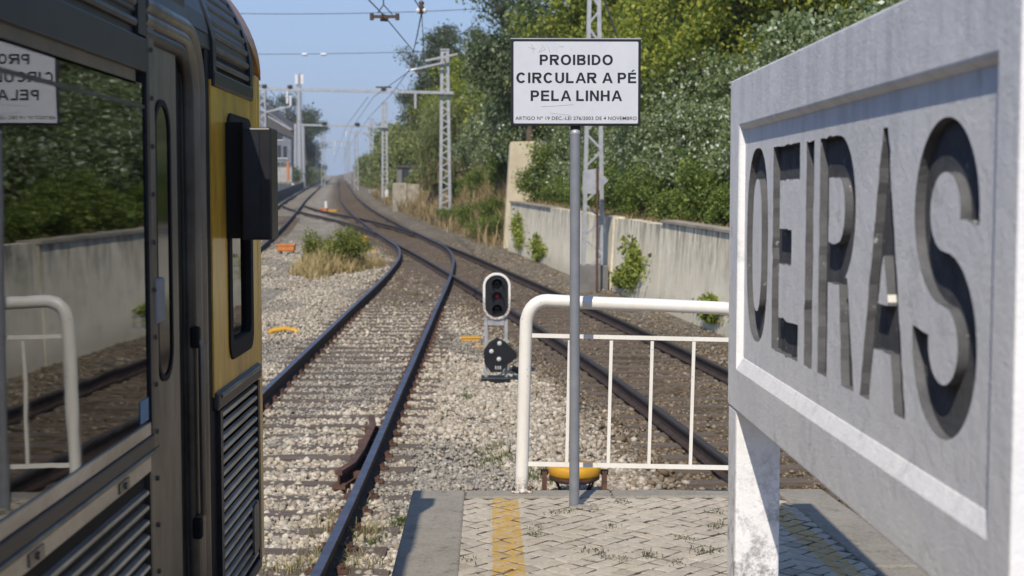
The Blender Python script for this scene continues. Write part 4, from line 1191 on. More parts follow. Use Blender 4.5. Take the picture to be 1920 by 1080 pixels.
# ================================================================== GROUND SIGNAL
S0 = at(934, 695, 20.0); sgz = gz(S0.x, 20.0) + 0.03
sl_ = thing('shunting_signal', (S0.x, 20.0, sgz), 'low black signal head with white oval rim and a red light between the tracks', 'signal')
def sp_(px, py, dy=0.0): return at(px, py, 20.0 + dy)
a, b = sp_(906, 512), sp_(957, 599)
mb = MB(); mb.prism(rrect(a.x, b.x, b.z, a.z, (b.x - a.x) / 2 - 0.002, 10), 'y', 20.0, 20.10); hd = mb.build('signal_head', 'dark_paint', sl_, bevel=0.01)
mb = MB(); r_ = (b.x - a.x) / 2
ring(mb, rrect(a.x - .004, b.x + .004, b.z - .004, a.z + .004, r_, 10), rrect(a.x + .030, b.x - .030, b.z + .031, a.z - .031, r_ - 0.032, 10), 'y', 19.982, 20.012); mb.build('white_rim', 'railing_white', hd, bevel=0.006)
for py, mt in ((532, 'lens_dark'), (556, 'red_lens'), (580, 'lens_dark')):
    c = sp_(932, py)
    mb = MB(); n = 14
    for i in range(n):                       # hood: open-bottomed tube
        t0_, t1_ = math.radians(-20 + 220 * i / n), math.radians(-20 + 220 * (i + 1) / n)
        r1_, r2_ = 0.082, 0.074
        v = []
        for yy_ in (19.998, 19.90):
            for t_, r in ((t0_, r1_), (t1_, r1_), (t1_, r2_), (t0_, r2_)): v.append((c.x + r*math.cos(t_), yy_, c.z + r*math.sin(t_)))
        mb.add(v, [(0,1,5,4),(1,2,6,5),(2,3,7,6),(3,0,4,7),(4,5,6,7)])
    h_ = mb.build('lamp_hood', 'dark_paint', hd)
    mb = MB(); rr_ = 0.022 if mt == 'red_lens' else 0.07
    mb.lathe([(rr_, 19.999), (rr_ * 0.8, 19.985), (rr_ * 0.3, 19.978)], (c.x, 0, c.z), 16, axis='y'); mb.build('lens', mt, h_)
for px in (911, 949):
    p = sp_(px, 590); mb = MB(); mb.box(p.x - 0.022, p.x + 0.022, 20.03, 20.07, sgz, p.z); mb.build('leg', 'galvanised', sl_)
a, b = sp_(915, 601), sp_(945, 610)
mb = MB(); mb.box(a.x, b.x, 20.01, 20.05, b.z, a.z); mb.build('cross_plate', 'galvanised', sl_)
pl = [sp_(931, 632), sp_(947, 640), sp_(969, 661), sp_(969, 670), sp_(952, 683), sp_(940, 697), sp_(920, 697), sp_(908, 680), sp_(907, 656), sp_(918, 640)]
mb = MB(); mb.prism([(p.x, p.z) for p in pl], 'y', 19.93, 20.0); bx_ = mb.build('junction_box', 'dark_paint', sl_, bevel=0.008)
for px, py in ((936.5, 643), (921.5, 658), (935.5, 672.5)):
    c = sp_(px, py); mb = MB(); mb.lathe([(0.033, 19.929), (0.030, 19.918), (0.012, 19.914)], (c.x, 0, c.z), 14, axis='y'); mb.build('bolt_cap', 'bolt_white', bx_)
mb = MB()
for k in range(3):
    c = sp_(929.5 + 4.3 * k, 688); mb.box(c.x - 0.007, c.x + 0.007, 19.926, 19.9295, c.z - 0.022, c.z + 0.022)
    mb.box(c.x - 0.012, c.x + 0.012, 19.926, 19.9293, c.z - 0.025, c.z - 0.016)
mb.build('number_mark', 'bolt_white', bx_)
mb = MB(); mb.box(S0.x - 0.24, S0.x + 0.16, 19.9, 20.25, sgz - 0.1, sgz + 0.07); mb.build('base', 'dark_paint', sl_, bevel=0.01)  # shadow at the signal's foot is put into this dark colour
mb = MB(); mb.tube([(S0.x + 0.2, 20.0, sgz + 0.2), (S0.x + 0.36, 20.0, sgz + 0.12), (S0.x + 0.42, 20.1, sgz - 0.05)], 0.04, 8); mb.build('conduit', 'rubber', sl_)

# ================================================================== SMALL TRACKSIDE THINGS
DR = at(1077, 905, 12.9); dz = gz(DR.x, 12.9)
dr = thing('track_drum', (DR.x, 12.9, dz), 'round yellow drum on spindly legs on the ballast behind the railing', 'track device')
zt = at(1077, 871, 12.9).z
mb = MB(); mb.lathe([(0.0, zt), (0.23, zt), (0.242, zt - 0.012), (0.242, zt - 0.075), (0.225, zt - 0.10), (0.17, zt - 0.11)], (DR.x, 12.9, 0), 28); mb.build('drum_cover', 'yellow_box', dr)
mb = MB(); mb.lathe([(0.232, zt - 0.10), (0.232, zt - 0.128), (0.19, zt - 0.150), (0.1, zt - 0.155)], (DR.x, 12.9, 0), 24); mb.build('drum_base', 'rust', dr)
for sx in (-1, 1):
    mb = MB(); mb.box(DR.x + sx * 0.275 - 0.022, DR.x + sx * 0.275 + 0.022, 12.86, 12.94, dz - 0.1, zt - 0.06); st_ = mb.build('side_post', 'rust', dr)
    mb = MB(); mb.tube([(DR.x + sx * 0.24, 12.9, zt - 0.07), (DR.x + sx * 0.31, 12.9, zt - 0.07)], 0.028, 8); mb.build('clamp', 'rubber', st_)
for k in range(6):
    a = 0.5 + k * math.pi / 3
    mb = MB(); mb.tube([(DR.x + 0.2*math.cos(a), 12.9 + 0.2*math.sin(a), zt - 0.13), (DR.x + 0.10*math.cos(a), 12.9 + 0.10*math.sin(a), dz - 0.02)], 0.010, 6); mb.build('strut', 'rubber', dr)

def small_box(px, py, y, w, h, d, mat, name, label, cat, lid=True, group=None, legs=False):
    p = at(px, py, y); z = gz(p.x, y) - 0.03
    o = thing(name, (p.x, y, z), label, cat, group)
    z0 = z + (0.14 if legs else 0.0)
    mb = MB(); mb.box(p.x - w/2, p.x + w/2, y - d/2, y + d/2, z0, z0 + h); mb.build('case', mat, o, bevel=min(w, h, d) * 0.18)
    if lid:
        mb = MB(); mb.box(p.x - w*.53, p.x + w*.53, y - d*.55, y + d*.55, z0 + h*.8, z0 + h*1.05); mb.build('lid', mat, o, bevel=0.012)
    for sx in (-1, 1):
        mb = MB(); mb.box(p.x + sx*w*.36 - .03, p.x + sx*w*.36 + .03, y - d*.45, y + d*.45, z - 0.12, z0 + 0.02); mb.build('foot', 'concrete_dark', o)
    return o
small_box(883, 625, 25.0, 0.34, 0.115, 0.22, 'yellow_box', 'cable_box', 'small yellow cable box left of the black ground signal', 'cable box', group='yellow cable boxes')
small_box(901, 629, 24.2, 0.20, 0.06, 0.16, 'yellow_box', 'cable_box', 'flat yellow cover lying at the foot of the black ground signal', 'cable box', lid=False, group='yellow cable boxes')
small_box(537, 470, 51.0, 0.62, 0.24, 0.4, 'orange_box', 'point_machine', 'orange point machine box left of the weedy clump near the train', 'point machine', legs=True)
small_box(607, 393, 100, 0.5, 0.34, 0.5, 'orange_box', 'point_machine', 'tiny orange box beside a white post far between the tracks', 'point machine')
small_box(681, 447, 58.0, 0.33, 0.32, 0.3, 'yellow_box', 'cable_box', 'yellow box half hidden behind the green weeds between the tracks', 'cable box', group='yellow cable boxes')
small_box(699, 462, 52.0, 0.28, 0.12, 0.2, 'yellow_box', 'cable_box', 'low yellow box beside the sharp bend of the siding rail', 'cable box', group='yellow cable boxes')
small_box(624, 391, 103, 0.7, 0.16, 0.5, 'yellow_box', 'cable_box', 'far pale yellow box lying between the converging tracks', 'cable box', group='yellow cable boxes')
# curved yellow pipe cover left of the siding
p = at(533, 602, 26.3); z = gz(p.x, 26.3)
pc = thing('pipe_cover', (p.x, 26.3, z), 'low curved yellow pipe cover lying in the gravel left of the siding', 'pipe cover')
mb = MB(); mb.tube([(p.x - 0.30, 26.1, z - 0.02), (p.x - 0.22, 26.2, z + 0.05), (p.x, 26.3, z + 0.085), (p.x + 0.2, 26.3, z + 0.06), (p.x + 0.27, 26.25, z - 0.02)], 0.05, 10); mb.build('hoop', 'yellow_box', pc)
mb = MB(); mb.box(p.x + 0.12, p.x + 0.3, 26.2, 26.4, z - 0.03, z + 0.03); mb.build('end_block', 'rust', pc, bevel=0.01)
# white marker posts
def marker(px, py, y, h, label, w=0.12):
    p = at(px, py, y); z = gz(p.x, y)
    mb = MB(); mb.prism([(p.x - w/2, z - .1), (p.x + w/2, z - .1), (p.x + w/2, z + h*.85), (p.x + w*.25, z + h), (p.x - w*.25, z + h), (p.x - w/2, z + h*.85)], 'y', y - w/2, y + w/2)
    o = mb.build('marker_post', 'lamp_white', None); tag(o, label, 'post', 'white marker posts')
marker(611, 368, 112, 0.55, 'white marker post between the tracks beside a tiny orange box', 0.2)
marker(736, 372, 124, 2.0, 'slim white post standing right of the second lattice mast', 0.22)
marker(725, 372, 128, 1.2, 'short white post close against the second lattice mast', 0.3)
marker(549, 352, 190, 1.2, 'white post at the edge of the far left platform', 0.3)

# ================================================================== CATENARY
def mast_local(H, w0, w1, d0, d1, cells, mat, parent, joined, lw=0.085):
    """mast of two channels laced together, built round the parent's origin"""
    o = origin_of(parent)
    def c(t, sx, sy): return Vector((o.x + sx * (w0 + (w1-w0)*t) / 2, o.y + sy * (d0 + (d1-d0)*t) / 2, o.z + H * t))
    for sx in (-1, 1):
        a, b = c(-0.02, sx, 0), c(1, sx, 0); mb = MB()
        mb.bar(a, b, 0.02, d0 * .9, up=(0, 1, 0))
        for sy in (-1, 1): mb.bar(c(-0.02, sx, sy * .9) - Vector((sx * lw / 2, 0, 0)), c(1, sx, sy * .9) - Vector((sx * lw / 2, 0, 0)), lw, 0.02, up=(0, 1, 0))
        mb.build('leg', mat, parent)
    lat = MB()
    for k in range(cells):
        t0, t1 = k / cells, (k + 1) / cells
        s = 1 if k % 2 else -1
        for sy in (-.97, .97):
            p, q = c(t0, -s, sy), c(t1, s, sy)
            if joined: lat.bar(p, q, 0.07, 0.015, up=(0, 1, 0))
            else:
                mb = MB(); mb.bar(p, q, 0.045, 0.012, up=(0, 1, 0)); mb.build('brace', mat, parent)
    if joined: lat.build('lattice', mat, parent)
    mb = MB(); mb.bar(c(0.995, 0, 0) - Vector((0, 0, .02)), c(0.995, 0, 0) + Vector((0, 0, .05)), w1 + 0.06, d1 + 0.06, up=(0, 1, 0)); mb.build('cap', mat, parent)

mA = at(1112, 536, 34.4); zA = gz(mA.x, 34.4)
mast_a = thing('lattice_mast', (mA.x, 34.4, zA), 'tall pale lattice mast rising directly behind the prohibition sign', 'lattice mast', 'overhead line masts')
mast_local(9.3, 0.56, 0.22, 0.16, 0.12, 22, 'galvanised', mast_a, False)
mb = MB(); mb.box(mA.x - 0.42, mA.x + 0.34, 34.05, 34.75, zA - 0.2, zA + 0.62); mb.build('foundation', 'concrete_dark', mast_a, bevel=0.02)
mb = MB(); mb.prism([(mA.x + 0.36, zA - .1), (mA.x + 0.70, zA - .1), (mA.x + 0.64, zA + 0.30), (mA.x + 0.52, zA + 0.34)], 'y', 34.0, 34.5); o = mb.build('rusty_block', 'rust', None, bevel=0.02)
tag(o, 'rusty brown block leaning at the foot of the nearest lattice mast', 'block')

pB = at(835, 424, 75); zB = gz(pB.x, 75)
mast_b = thing('lattice_mast', (pB.x, 75, zB), 'pale lattice mast carrying the gantry beam left of the prohibition sign', 'lattice mast', 'overhead line masts')
HB = at(838, 92, 75).z - zB
mast_local(HB, 0.66, 0.42, 0.2, 0.16, 28, 'galvanised', mast_b, True, lw=0.15)
def ins(parent, a, b, r=0.06, mat='insulator', n=4, name='insulator'):
    a, b = Vector(a), Vector(b); mb = MB(); path, rad = [], []
    for k in range(n * 2 + 1): path.append(a.lerp(b, k / (n * 2))); rad.append(r if k % 2 else r * 0.6)
    mb.tube(path, rad, 10); return mb.build(name, mat, parent)
bm_l, bm_r = at(425, 166, 75.0), at(851, 175, 75.0)
gb = thing('gantry_beam', (pB.x, 74.7, bm_r.z), 'long thin gantry beam reaching left from the lattice mast across the tracks', 'gantry beam', 'gantry beams')
bm_l = Vector((bm_l.x, 74.7, bm_l.z)); bm_r = Vector((bm_r.x, 74.7, bm_r.z))
mb = MB(); mb.bar(bm_l, bm_r, 0.16, 0.14); mb.build('beam', 'galvanised', gb)
for px in (720, 497, 545):
    p = bm_l.lerp(bm_r, (px - 425) / 426); mb = MB(); mb.lathe([(0.10, 0.05), (0.18, 0.09), (0.10, 0.14), (0.18, 0.18), (0.05, 0.24)], tuple(p), 10); mb.build('insulator', 'insulator_brown', gb)
    if px == 720: mb = MB(); mb.box(p.x - 0.4, p.x + 0.4, p.y - .05, p.y + .05, p.z + 0.18, p.z + 0.26); mb.build('insulator_bar', 'insulator_brown', gb)
p = bm_l.lerp(bm_r, (779 - 425) / 426); mb = MB(); mb.box(p.x - .06, p.x + .06, p.y - .06, p.y + .06, p.z - 0.85, p.z - .06); mb.build('dropper', 'galvanised', gb)
p = bm_l.lerp(bm_r, (540 - 425) / 426); ins(gb, p - Vector((0, 0, 0.1)), p - Vector((0, 0, 0.75)), 0.09)
# left support of that gantry (behind the train)
mg = thing('lattice_mast', (bm_l.x + .3, 75, gz(bm_l.x, 75)), 'lattice mast hidden behind the train holding the gantry beam', 'lattice mast', 'overhead line masts')
mast_local(bm_l.z - gz(bm_l.x, 75) + 0.6, 0.6, 0.4, 0.4, 0.3, 12, 'galvanised', mg, True)
# two cantilever tubes on mast B
for nm, (a, b) in (('u', ((858, 101), (797, 114))), ('l', ((834, 117), (781, 129)))):
    pa, pb = at(*a, 74.55), at(*b, 74.55); mb = MB(); mb.bar(pa, pb, 0.10, 0.10); mb.build('cantilever_arm', 'galvanised', mast_b)
    if nm == 'l': ins(mast_b, pb, pb + (pb - pa).normalized() * 0.5, 0.07)

pC = at(722, 379, 128); zC = gz(pC.x, 128)
mast_c = thing('lattice_mast', (pC.x, 128, zC), 'far pale lattice mast beside the old concrete hut, right of the vanishing rails', 'lattice mast', 'overhead line masts')
mast_local(at(722, 192, 128).z - zC, 0.62, 0.46, 0.25, 0.2, 24, 'galvanised', mast_c, True, lw=0.17)
gc = thing('gantry_beam', (pC.x, 127.7, at(722, 237, 128).z), 'far gantry beam reaching left from the second lattice mast', 'gantry beam', 'gantry beams')
a, b = at(560, 234, 127.7), at(728, 238, 127.7)
mb = MB(); mb.bar(a, b, 0.18, 0.16); mb.build('beam', 'galvanised', gc)
for px in (608, 670):
    p = a.lerp(b, (px - 560) / 168); mb = MB(); mb.lathe([(0.14, 0.06), (0.3, 0.12), (0.14, 0.2), (0.3, 0.26), (0.06, 0.32)], tuple(p), 8); mb.build('insulator', 'insulator_brown', gc)

pD = at(494, 400, 105); zD = gz(pD.x, 105)
mast_d = thing('lattice_mast', (pD.x, 105, zD), 'pale lattice mast showing just right of the train cab edge', 'lattice mast', 'overhead line masts')
mast_local(at(494, 158, 105).z - zD, 0.62, 0.5, 0.45, 0.4, 18, 'galvanised', mast_d, True)
a, b = at(498, 210, 104.6), at(545, 199, 104.6)
mb = MB(); mb.bar(a, b, 0.13, 0.13); mb.build('cantilever_arm', 'galvanised', mast_d)
ins(mast_d, b, b + Vector((0, 0, 0.75)), 0.12)
a, b = at(503, 218, 104.6), at(545, 243, 104.6)
mb = MB(); mb.bar(a, b, 0.10, 0.10); mb.build('cantilever_arm', 'galvanised', mast_d)
# receding masts of the line, smaller and smaller
far_specs = [(668, 205, 233, 8.5, 'first of the small far masts right of the vanishing rails'), (697, 172, 228, 9.0, 'thin far mast standing just left of the second lattice mast'),
             (654, 300, 268, 9.0, 'second of the small far masts near the vanishing point'), (606, 230, 288, 9.0, 'thin far mast left of the vanishing rails'),
             (595, 290, 300, 9.0, 'thinnest far mast left of the vanishing rails'), (648, 380, 285, 9.0, 'farthest faint mast above the vanishing point')]
for px, y, py, H, lab in far_specs:
    p = at(px, 330, y); z = gz(p.x, y)
    o = thing('lattice_mast', (p.x, y, z), lab, 'lattice mast', 'overhead line masts')
    mast_local(H, 0.6, 0.45, 0.4, 0.35, 8, 'galvanised', o, True)
    mb = MB(); s = 1 if px < 625 else -1
    mb.bar((p.x, y, z + H * .8), (p.x + s * 3.0, y, z + H * .83), 0.14, 0.14); mb.build('cantilever_arm', 'galvanised', o)
    ins(o, (p.x + s * 3.0, y, z + H * .83), (p.x + s * 3.0, y, z + H * .83 - 0.7), 0.13)

# wires
def wire(label, pts, r=0.014, cat='wire', name='overhead_wire', grp='overhead wires'):
    mb = MB(); mb.tube(pts, r, 6); o = mb.build(name, 'wire', None); return tag(o, label, cat, grp)
def hang(p, q, sag, n=10):
    p, q = Vector(p), Vector(q); out = []
    for k in range(n + 1):
        t = k / n; v = p.lerp(q, t); v.z -= sag * 4 * t * (1 - t); out.append(v)
    return out
SI = at(720, 32, 28.0)
wire('contact wire running over the siding through the dark section insulator', hang(at(680, -12, 24.0), at(718, 27, 28.0), 0, 2) + hang(at(723, 33, 28.2), at(777, 98, 36.5), 0, 4), 0.012)
NI = at(790, 20, 27.0)
wire('overhead wire dropping from the white-capped insulator down towards the far tracks', [at(790, 26, 27), at(783, 62, 33), at(775, 98, 40), at(767, 134, 50), at(700, 182, 75), at(660, 240, 128), at(646, 285, 240), at(642, 305, 400)], 0.014)
wire('thin dropper wire hanging straight below the white-capped insulator', [at(791, 26, 27.4), at(795, 100, 34)], 0.008)
wire('wire leading up left from the white-capped insulator out of the picture', [at(770, -12, 25.0), at(788, 16, 27)], 0.012)
wire('overhead wire over the main line left of the gantry mast', [at(768, 130, 50), at(735, 175, 74), at(690, 222, 110), at(655, 275, 230), at(642, 308, 400)], 0.016)
wire('overhead wire over the left-hand track beside the train cab', [at(505, 168, 74.7), at(540, 205, 104), at(575, 245, 150), at(600, 285, 260)], 0.018)
wire('lower contact wire converging on the vanishing point', [at(690, 182, 74.7), at(650, 235, 127), at(630, 290, 260), at(626, 305, 400)], 0.016)
xs_a = wire('higher of the two level cross-span wires above the tracks', hang(at(380, 24, 45), at(940, 14, 45), 0.10), 0.011)
xs_b = wire('lower of the two level cross-span wires with two white insulators', hang(at(380, 101, 60), at(840, 95, 60), 0.06), 0.013)
for px0, px1 in ((566, 576), (601, 612)):
    a, b = at(px0, 102, 60), at(px1, 102, 60); ins(xs_b, a, b, 0.075, n=3)
wire('slack wire crossing the sky between the trees above the sign', [at(866, 64, 50), at(885, 48, 50), at(905, 20, 50)], 0.012)
wire('stay wire slanting down beside the lattice mast behind the sign', [at(1128, -15, 34.4), at(1162, 82, 34.4)], 0.022)
# section insulator hung on the siding wire
si = thing('section_insulator', tuple(SI), 'dark toothed section insulator bar hanging on the wire over the siding', 'insulator')
a, b = at(697, 31, 28), at(745, 31, 28)
mb = MB(); mb.bar(a, b, 0.05, 0.06); mb.build('bar', 'insulator_brown', si)
for q in (a, b): mb = MB(); mb.tube([q + Vector((0, 0, .06)), q - Vector((0, 0, .07))], 0.04, 8); mb.build('end_horn', 'insulator_brown', si)
mb = MB(); mb.tube([SI + Vector((-0.06, 0, 0)), SI + Vector((0.08, 0, -0.03))], [0.08, 0.06], 8); mb.build('clamp', 'insulator_brown', si)
for q in (at(708, 24, 28), at(736, 27, 28)):
    mb = MB(); mb.tube([q, at(719, 9, 28)], 0.012, 6); mb.build('hanger', 'wire', si)
mb = MB(); mb.tube([at(719, 9, 28), at(719, -15, 28)], 0.014, 6); mb.build('hanger', 'wire', si)
ni = thing('hanging_insulator', tuple(NI), 'small dark insulator with white caps hanging at the top right of the sky', 'insulator')
ins(ni, at(790, 2, 27), at(790, 26, 27), 0.06, 'insulator_brown', 3)
for px in (784, 796): mb = MB(); q = at(px, 20, 27); mb.lathe([(0.02, -0.05), (0.045, -0.02), (0.045, 0.02), (0.02, 0.05)], tuple(q), 10); mb.build('white_cap', 'insulator', ni)
mb = MB(); mb.tube([at(790, 2, 27), at(790, -20, 27)], 0.012, 6); mb.build('hanger', 'wire', ni)

# back of a pointed trackside sign near mast A
q = [at(1093, 320, 33.6), at(1118, 316, 33.6), at(1141, 338, 33.6), at(1116, 364, 33.6), at(1092, 362, 33.6)]
ts = thing('trackside_sign', (mA.x + 0.02, 33.6, gz(mA.x, 33.6)), 'grey back of a pointed sign plate on the lattice mast behind the pole', 'sign')
mb = MB(); mb.prism([(p.x, p.z) for p in q], 'y', 33.6, 33.63); mb.build('plate', 'galvanised', ts)
mb = MB(); mb.tube([(mA.x + 0.03, 33.57, zA), (mA.x + 0.03, 33.57, q[0].z + 0.1)], 0.03, 8); mb.build('post', 'rust', ts)

# street lamps on the road above the bank
def street_lamp(px, py, y, tx, label):
    h = at(px, py, y); t_ = at(tx, py + 30, y); z = gz(t_.x, y)
    o = thing('street_lamp', (t_.x, y, z), label, 'street lamp', 'street lamps on the bank')
    path = [Vector((t_.x, y, z)), Vector((t_.x, y, t_.z))]
    for k in range(1, 7):
        a = math.radians(90 * k / 6); path.append(Vector((t_.x + (h.x - t_.x) * (1 - math.cos(a)), y, t_.z + (h.z - t_.z) * math.sin(a))))
    mb = MB(); mb.tube(path, [0.09] + [0.05] * (len(path) - 1), 8); mb.build('pole', 'galvanised', o)
    mb = MB(); s = 1 if h.x > t_.x else -1
    mb.prism([(h.x - s*.05, h.z - .07), (h.x + s*.55, h.z - .05), (h.x + s*.55, h.z + .04), (h.x - s*.05, h.z + .12)], 'y', y - .16, y + .16); mb.build('lamp_head', 'lamp_white', o, bevel=0.03)
street_lamp(893, 119, 88, 919, 'upper curved-arm street lamp showing among the trees right of the gantry mast')
street_lamp(856, 149, 100, 877, 'lower curved-arm street lamp close beside the gantry mast')

# telecom tower far left
p = at(562, 330, 235); z = gz(p.x, 235)
tw = thing('telecom_tower', (p.x, 235, z), 'slender grey telecom tower with panel antennas rising beyond the left trees', 'tower')
mb = MB()
for sx in (-1, 1):
    for sy in (-1, 1): mb.bar((p.x + sx*.75, 235 + sy*.75, z), (p.x + sx*.6, 235 + sy*.6, at(562, 232, 235).z), 0.24, 0.24)
mb.build('lower_frame', 'galvanised', tw)
mb = MB(); mb.tube([(p.x, 235, z), (p.x, 235, at(562, 138, 235).z)], [0.6, 0.32], 10); mb.build('shaft', 'galvanised', tw)
for dx in (-0.45, 0.45):
    q0, q1 = at(562, 158, 235), at(562, 140, 235); mb = MB(); mb.box(q0.x + dx - .25, q0.x + dx + .25, 234.4, 234.7, q0.z, q1.z); mb.build('antenna_panel', 'lamp_white', tw)

# ================================================================== FAR LEFT: platform and house
fp = thing('far_platform', (float(LEFT(110)) - 4, 110, rz(110)), 'low grey platform beyond the left-hand track', 'platform'); fp['kind'] = 'structure'
mb = MB(); yy = np.linspace(98, 232, 12)
for i in range(12):
    x = float(LEFT(yy[i])) - 1.75; mb.v += [(x, yy[i], rz(yy[i]) - 0.4), (x, yy[i], rz(yy[i]) + 0.75), (x - 5, yy[i], rz(yy[i]) + 0.75), (x - 5, yy[i], rz(yy[i]) - 0.4)]
for i in range(11):
    for j in range(4): mb.f.append((4*i+j, 4*i+(j+1) % 4, 4*i+4+(j+1) % 4, 4*i+4+j)); mb.m.append(0); mb.sm.append(False)
mb.f += [(0,1,2,3), (44,45,46,47)]; mb.m += [0, 0]; mb.sm += [False, False]
mb.build('slab', 'asphalt', fp)
p0, p1 = at(505, 338, 212), at(547, 312, 212)
o = thing('boundary_wall', ((p0.x+p1.x)/2, 212, p0.z), 'low pale concrete wall on the far left platform', 'wall')
mb = MB(); mb.box(p0.x, p1.x, 212, 212.4, p0.z - 1.5, p1.z); mb.build('wall_body', 'concrete_pale', o)
mb = MB(); mb.box(p0.x - .1, p1.x + .1, 211.9, 212.5, p1.z, p1.z + 0.15); mb.build('coping', 'concrete_dark', o)
p0, p1 = at(537.5, 322, 206), at(541.5, 304, 206)
o = thing('orange_post', ((p0.x+p1.x)/2, 206, p0.z - 1.3), 'bright orange post standing by the low wall at far left', 'post')
mb = MB(); mb.box(p0.x, p1.x, 206, 206.5, p0.z - 1.3, p1.z); mb.build('post_body', 'orange_box', o, bevel=0.03)
# house with a sloping roof
H0, H1 = at(470, 335, 240), at(546, 300, 240)
hs = thing('trackside_house', ((H0.x + H1.x)/2, 244, H0.z), 'grey house with a dark sloping roof and painted eave shadow beyond the train', 'house')
ge = [at(470, 345, 240), at(546, 345, 240), at(546, 248, 240), at(500, 215, 240), at(470, 200, 240)]
mb = MB(); mb.prism([(p.x, p.z) for p in ge], 'y', 240, 256); mb.build('wall', 'house_wall', hs)
r0, r1 = at(494, 206, 239.4), at(549, 246, 239.4)
mb = MB(); mb.bar((r0.x, 239.4, r0.z + .2), (r1.x, 239.4, r1.z + .2), 0.18, 0.35, up=(0, 0, 1)); rf = mb.build('bargeboard', 'house_wall', hs)
mb = MB(); mb.prism([(r0.x, r0.z - 2.6), (r1.x, r1.z - 1.2), (r1.x, r1.z + .05), (r0.x, r0.z + .05)], 'y', 239.6, 239.95); mb.build('eave_shade_strip', 'house_roof', hs)  # dark strip on the wall face, stands in for the shadow under the eave
mb = MB(); mb.add([(r0.x - 2, 239.2, r0.z + 1.8), (r1.x + .2, 239.2, r1.z + .35), (r1.x + .2, 257, r1.z + .35), (r0.x - 2, 257, r0.z + 1.8),
                   (r0.x - 2, 239.2, r0.z + 1.95), (r1.x + .2, 239.2, r1.z + .5), (r1.x + .2, 257, r1.z + .5), (r0.x - 2, 257, r0.z + 1.95)],
                  [(0,3,2,1),(4,5,6,7),(0,1,5,4),(1,2,6,5),(2,3,7,6),(3,0,4,7)]); mb.build('roof', 'house_roof', hs)
for (xa, ya, xb, yb) in ((520, 296, 527, 272), (531, 296, 538, 274), (518, 262, 530, 250), (520, 330, 530, 306)):
    a, b = at(xa, ya, 239.98), at(xb, yb, 239.98)
    mb = MB(); mb.box(a.x, b.x, 239.96, 240.1, a.z, b.z); w_ = mb.build('window', 'window_dark', hs)
    mb = MB(); mb.box(a.x - .1, b.x + .1, 239.85, 240.05, a.z - .15, a.z); mb.build('sill', 'lamp_white', w_)
a, b = at(513, 288, 228), at(519, 281, 228)
o = thing('red_sign', ((a.x+b.x)/2, 228, gz(a.x, 228)), 'small red sign on a post before the grey house', 'sign')
mb = MB(); mb.box(a.x, b.x, 228, 228.1, a.z, b.z); mb.build('plate', 'red_paint', o)
mb = MB(); mb.tube([((a.x+b.x)/2, 228.15, gz(a.x, 228)), ((a.x+b.x)/2, 228.15, b.z)], 0.06, 6); mb.build('post', 'galvanised', o)
# old concrete hut and wall on the right bank
a, b = at(744, 345, 112), at(782, 314, 112)
o = thing('concrete_hut', ((a.x+b.x)/2, 112, a.z), 'small dark grey concrete hut among bushes right of the far mast', 'hut')
mb = MB(); mb.box(a.x, b.x, 112, 114.5, a.z - 1.2, b.z); mb.build('wall_body', 'concrete_dark', o)
mb = MB(); mb.box(a.x - .1, b.x + .1, 111.85, 114.6, b.z, b.z + .14); mb.build('roof_slab', 'house_roof', o)
mb = MB(); mb.box(a.x + .4, a.x + 1.0, 111.97, 112.05, b.z - 1.6, b.z - .15); mb.build('door', 'window_dark', o)
o = thing('ruined_wall', tuple(at(775, 372, 100)), 'crumbling pale wall half hidden by dry grass on the right bank', 'wall')
for k, (xa, xb, yt) in enumerate(((736, 763, 343), (763.4, 788, 345), (788.4, 814, 352))):
    a, b = at(xa, 392, 100 + k * .06), at(xb, yt, 100 + k * .06); mb = MB(); mb.box(a.x, b.x, 100 + k * .06, 100.4 + k * .06, a.z - .6, b.z); mb.build('wall_panel', 'wall_coping', o, bevel=0.05)

# ================================================================== VEGETATION
GAIN = 1.8
def leaf_mesh(name, P, size, pal, mat='leaf', aspect=0.62, droop=0.0, seed=0, upbias=0.4, shade=None):
    """many leaf-sized folded quads"""
    r = np.random.default_rng(seed); n = len(P)
    d = r.standard_normal((n, 3)); d[:, 2] += droop; d /= np.linalg.norm(d, axis=1)[:, None]
    nn_ = r.standard_normal((n, 3)); nn_[:, 2] += upbias
    s = np.cross(d, nn_); s /= np.linalg.norm(s, axis=1)[:, None] + 1e-9
    L = size * r.lognormal(0, 0.25, n)
    up = np.cross(s, d)
    a = P; c = P + d * L[:, None]
    mid = P + d * (L * 0.45)[:, None]
    b = mid + s * (L * aspect / 2)[:, None] + up * (L * 0.08)[:, None]; e = mid - s * (L * aspect / 2)[:, None] + up * (L * 0.08)[:, None]
    v = np.stack([a, b, c, e], 1).reshape(-1, 3)
    f = (np.array([0, 1, 2, 3])[None] + 4 * np.arange(n)[:, None])
    pal = np.asarray(pal) * GAIN; col = pal[r.integers(0, len(pal), n)] * r.uniform(0.75, 1.25, (n, 1))
    if shade is not None: col = col * shade[:, None]
    return np_mesh(name, v, f, [mat], np.repeat(col, 4, 0))

def crown_points(lobes, n, clumps, spread, seed):
    """points in clumps spread through ellipsoid lobes: (cx,cy,cz,rx,ry,rz)"""
    r = np.random.default_rng(seed); lob = np.array(lobes)
    vol = lob[:, 3] * lob[:, 4] * lob[:, 5]; k = r.choice(len(lob), clumps, p=vol / vol.sum())
    d = r.standard_normal((clumps, 3)); d /= np.linalg.norm(d, axis=1)[:, None]
    rad = r.random(clumps) ** 0.45
    C = lob[k, :3] + d * rad[:, None] * lob[k, 3:]
    w = r.lognormal(0, 0.5, clumps); i = r.choice(clumps, n, p=w / w.sum())
    return C[i] + r.standard_normal((n, 3)) * spread * np.array([1, 1, 0.8]), C

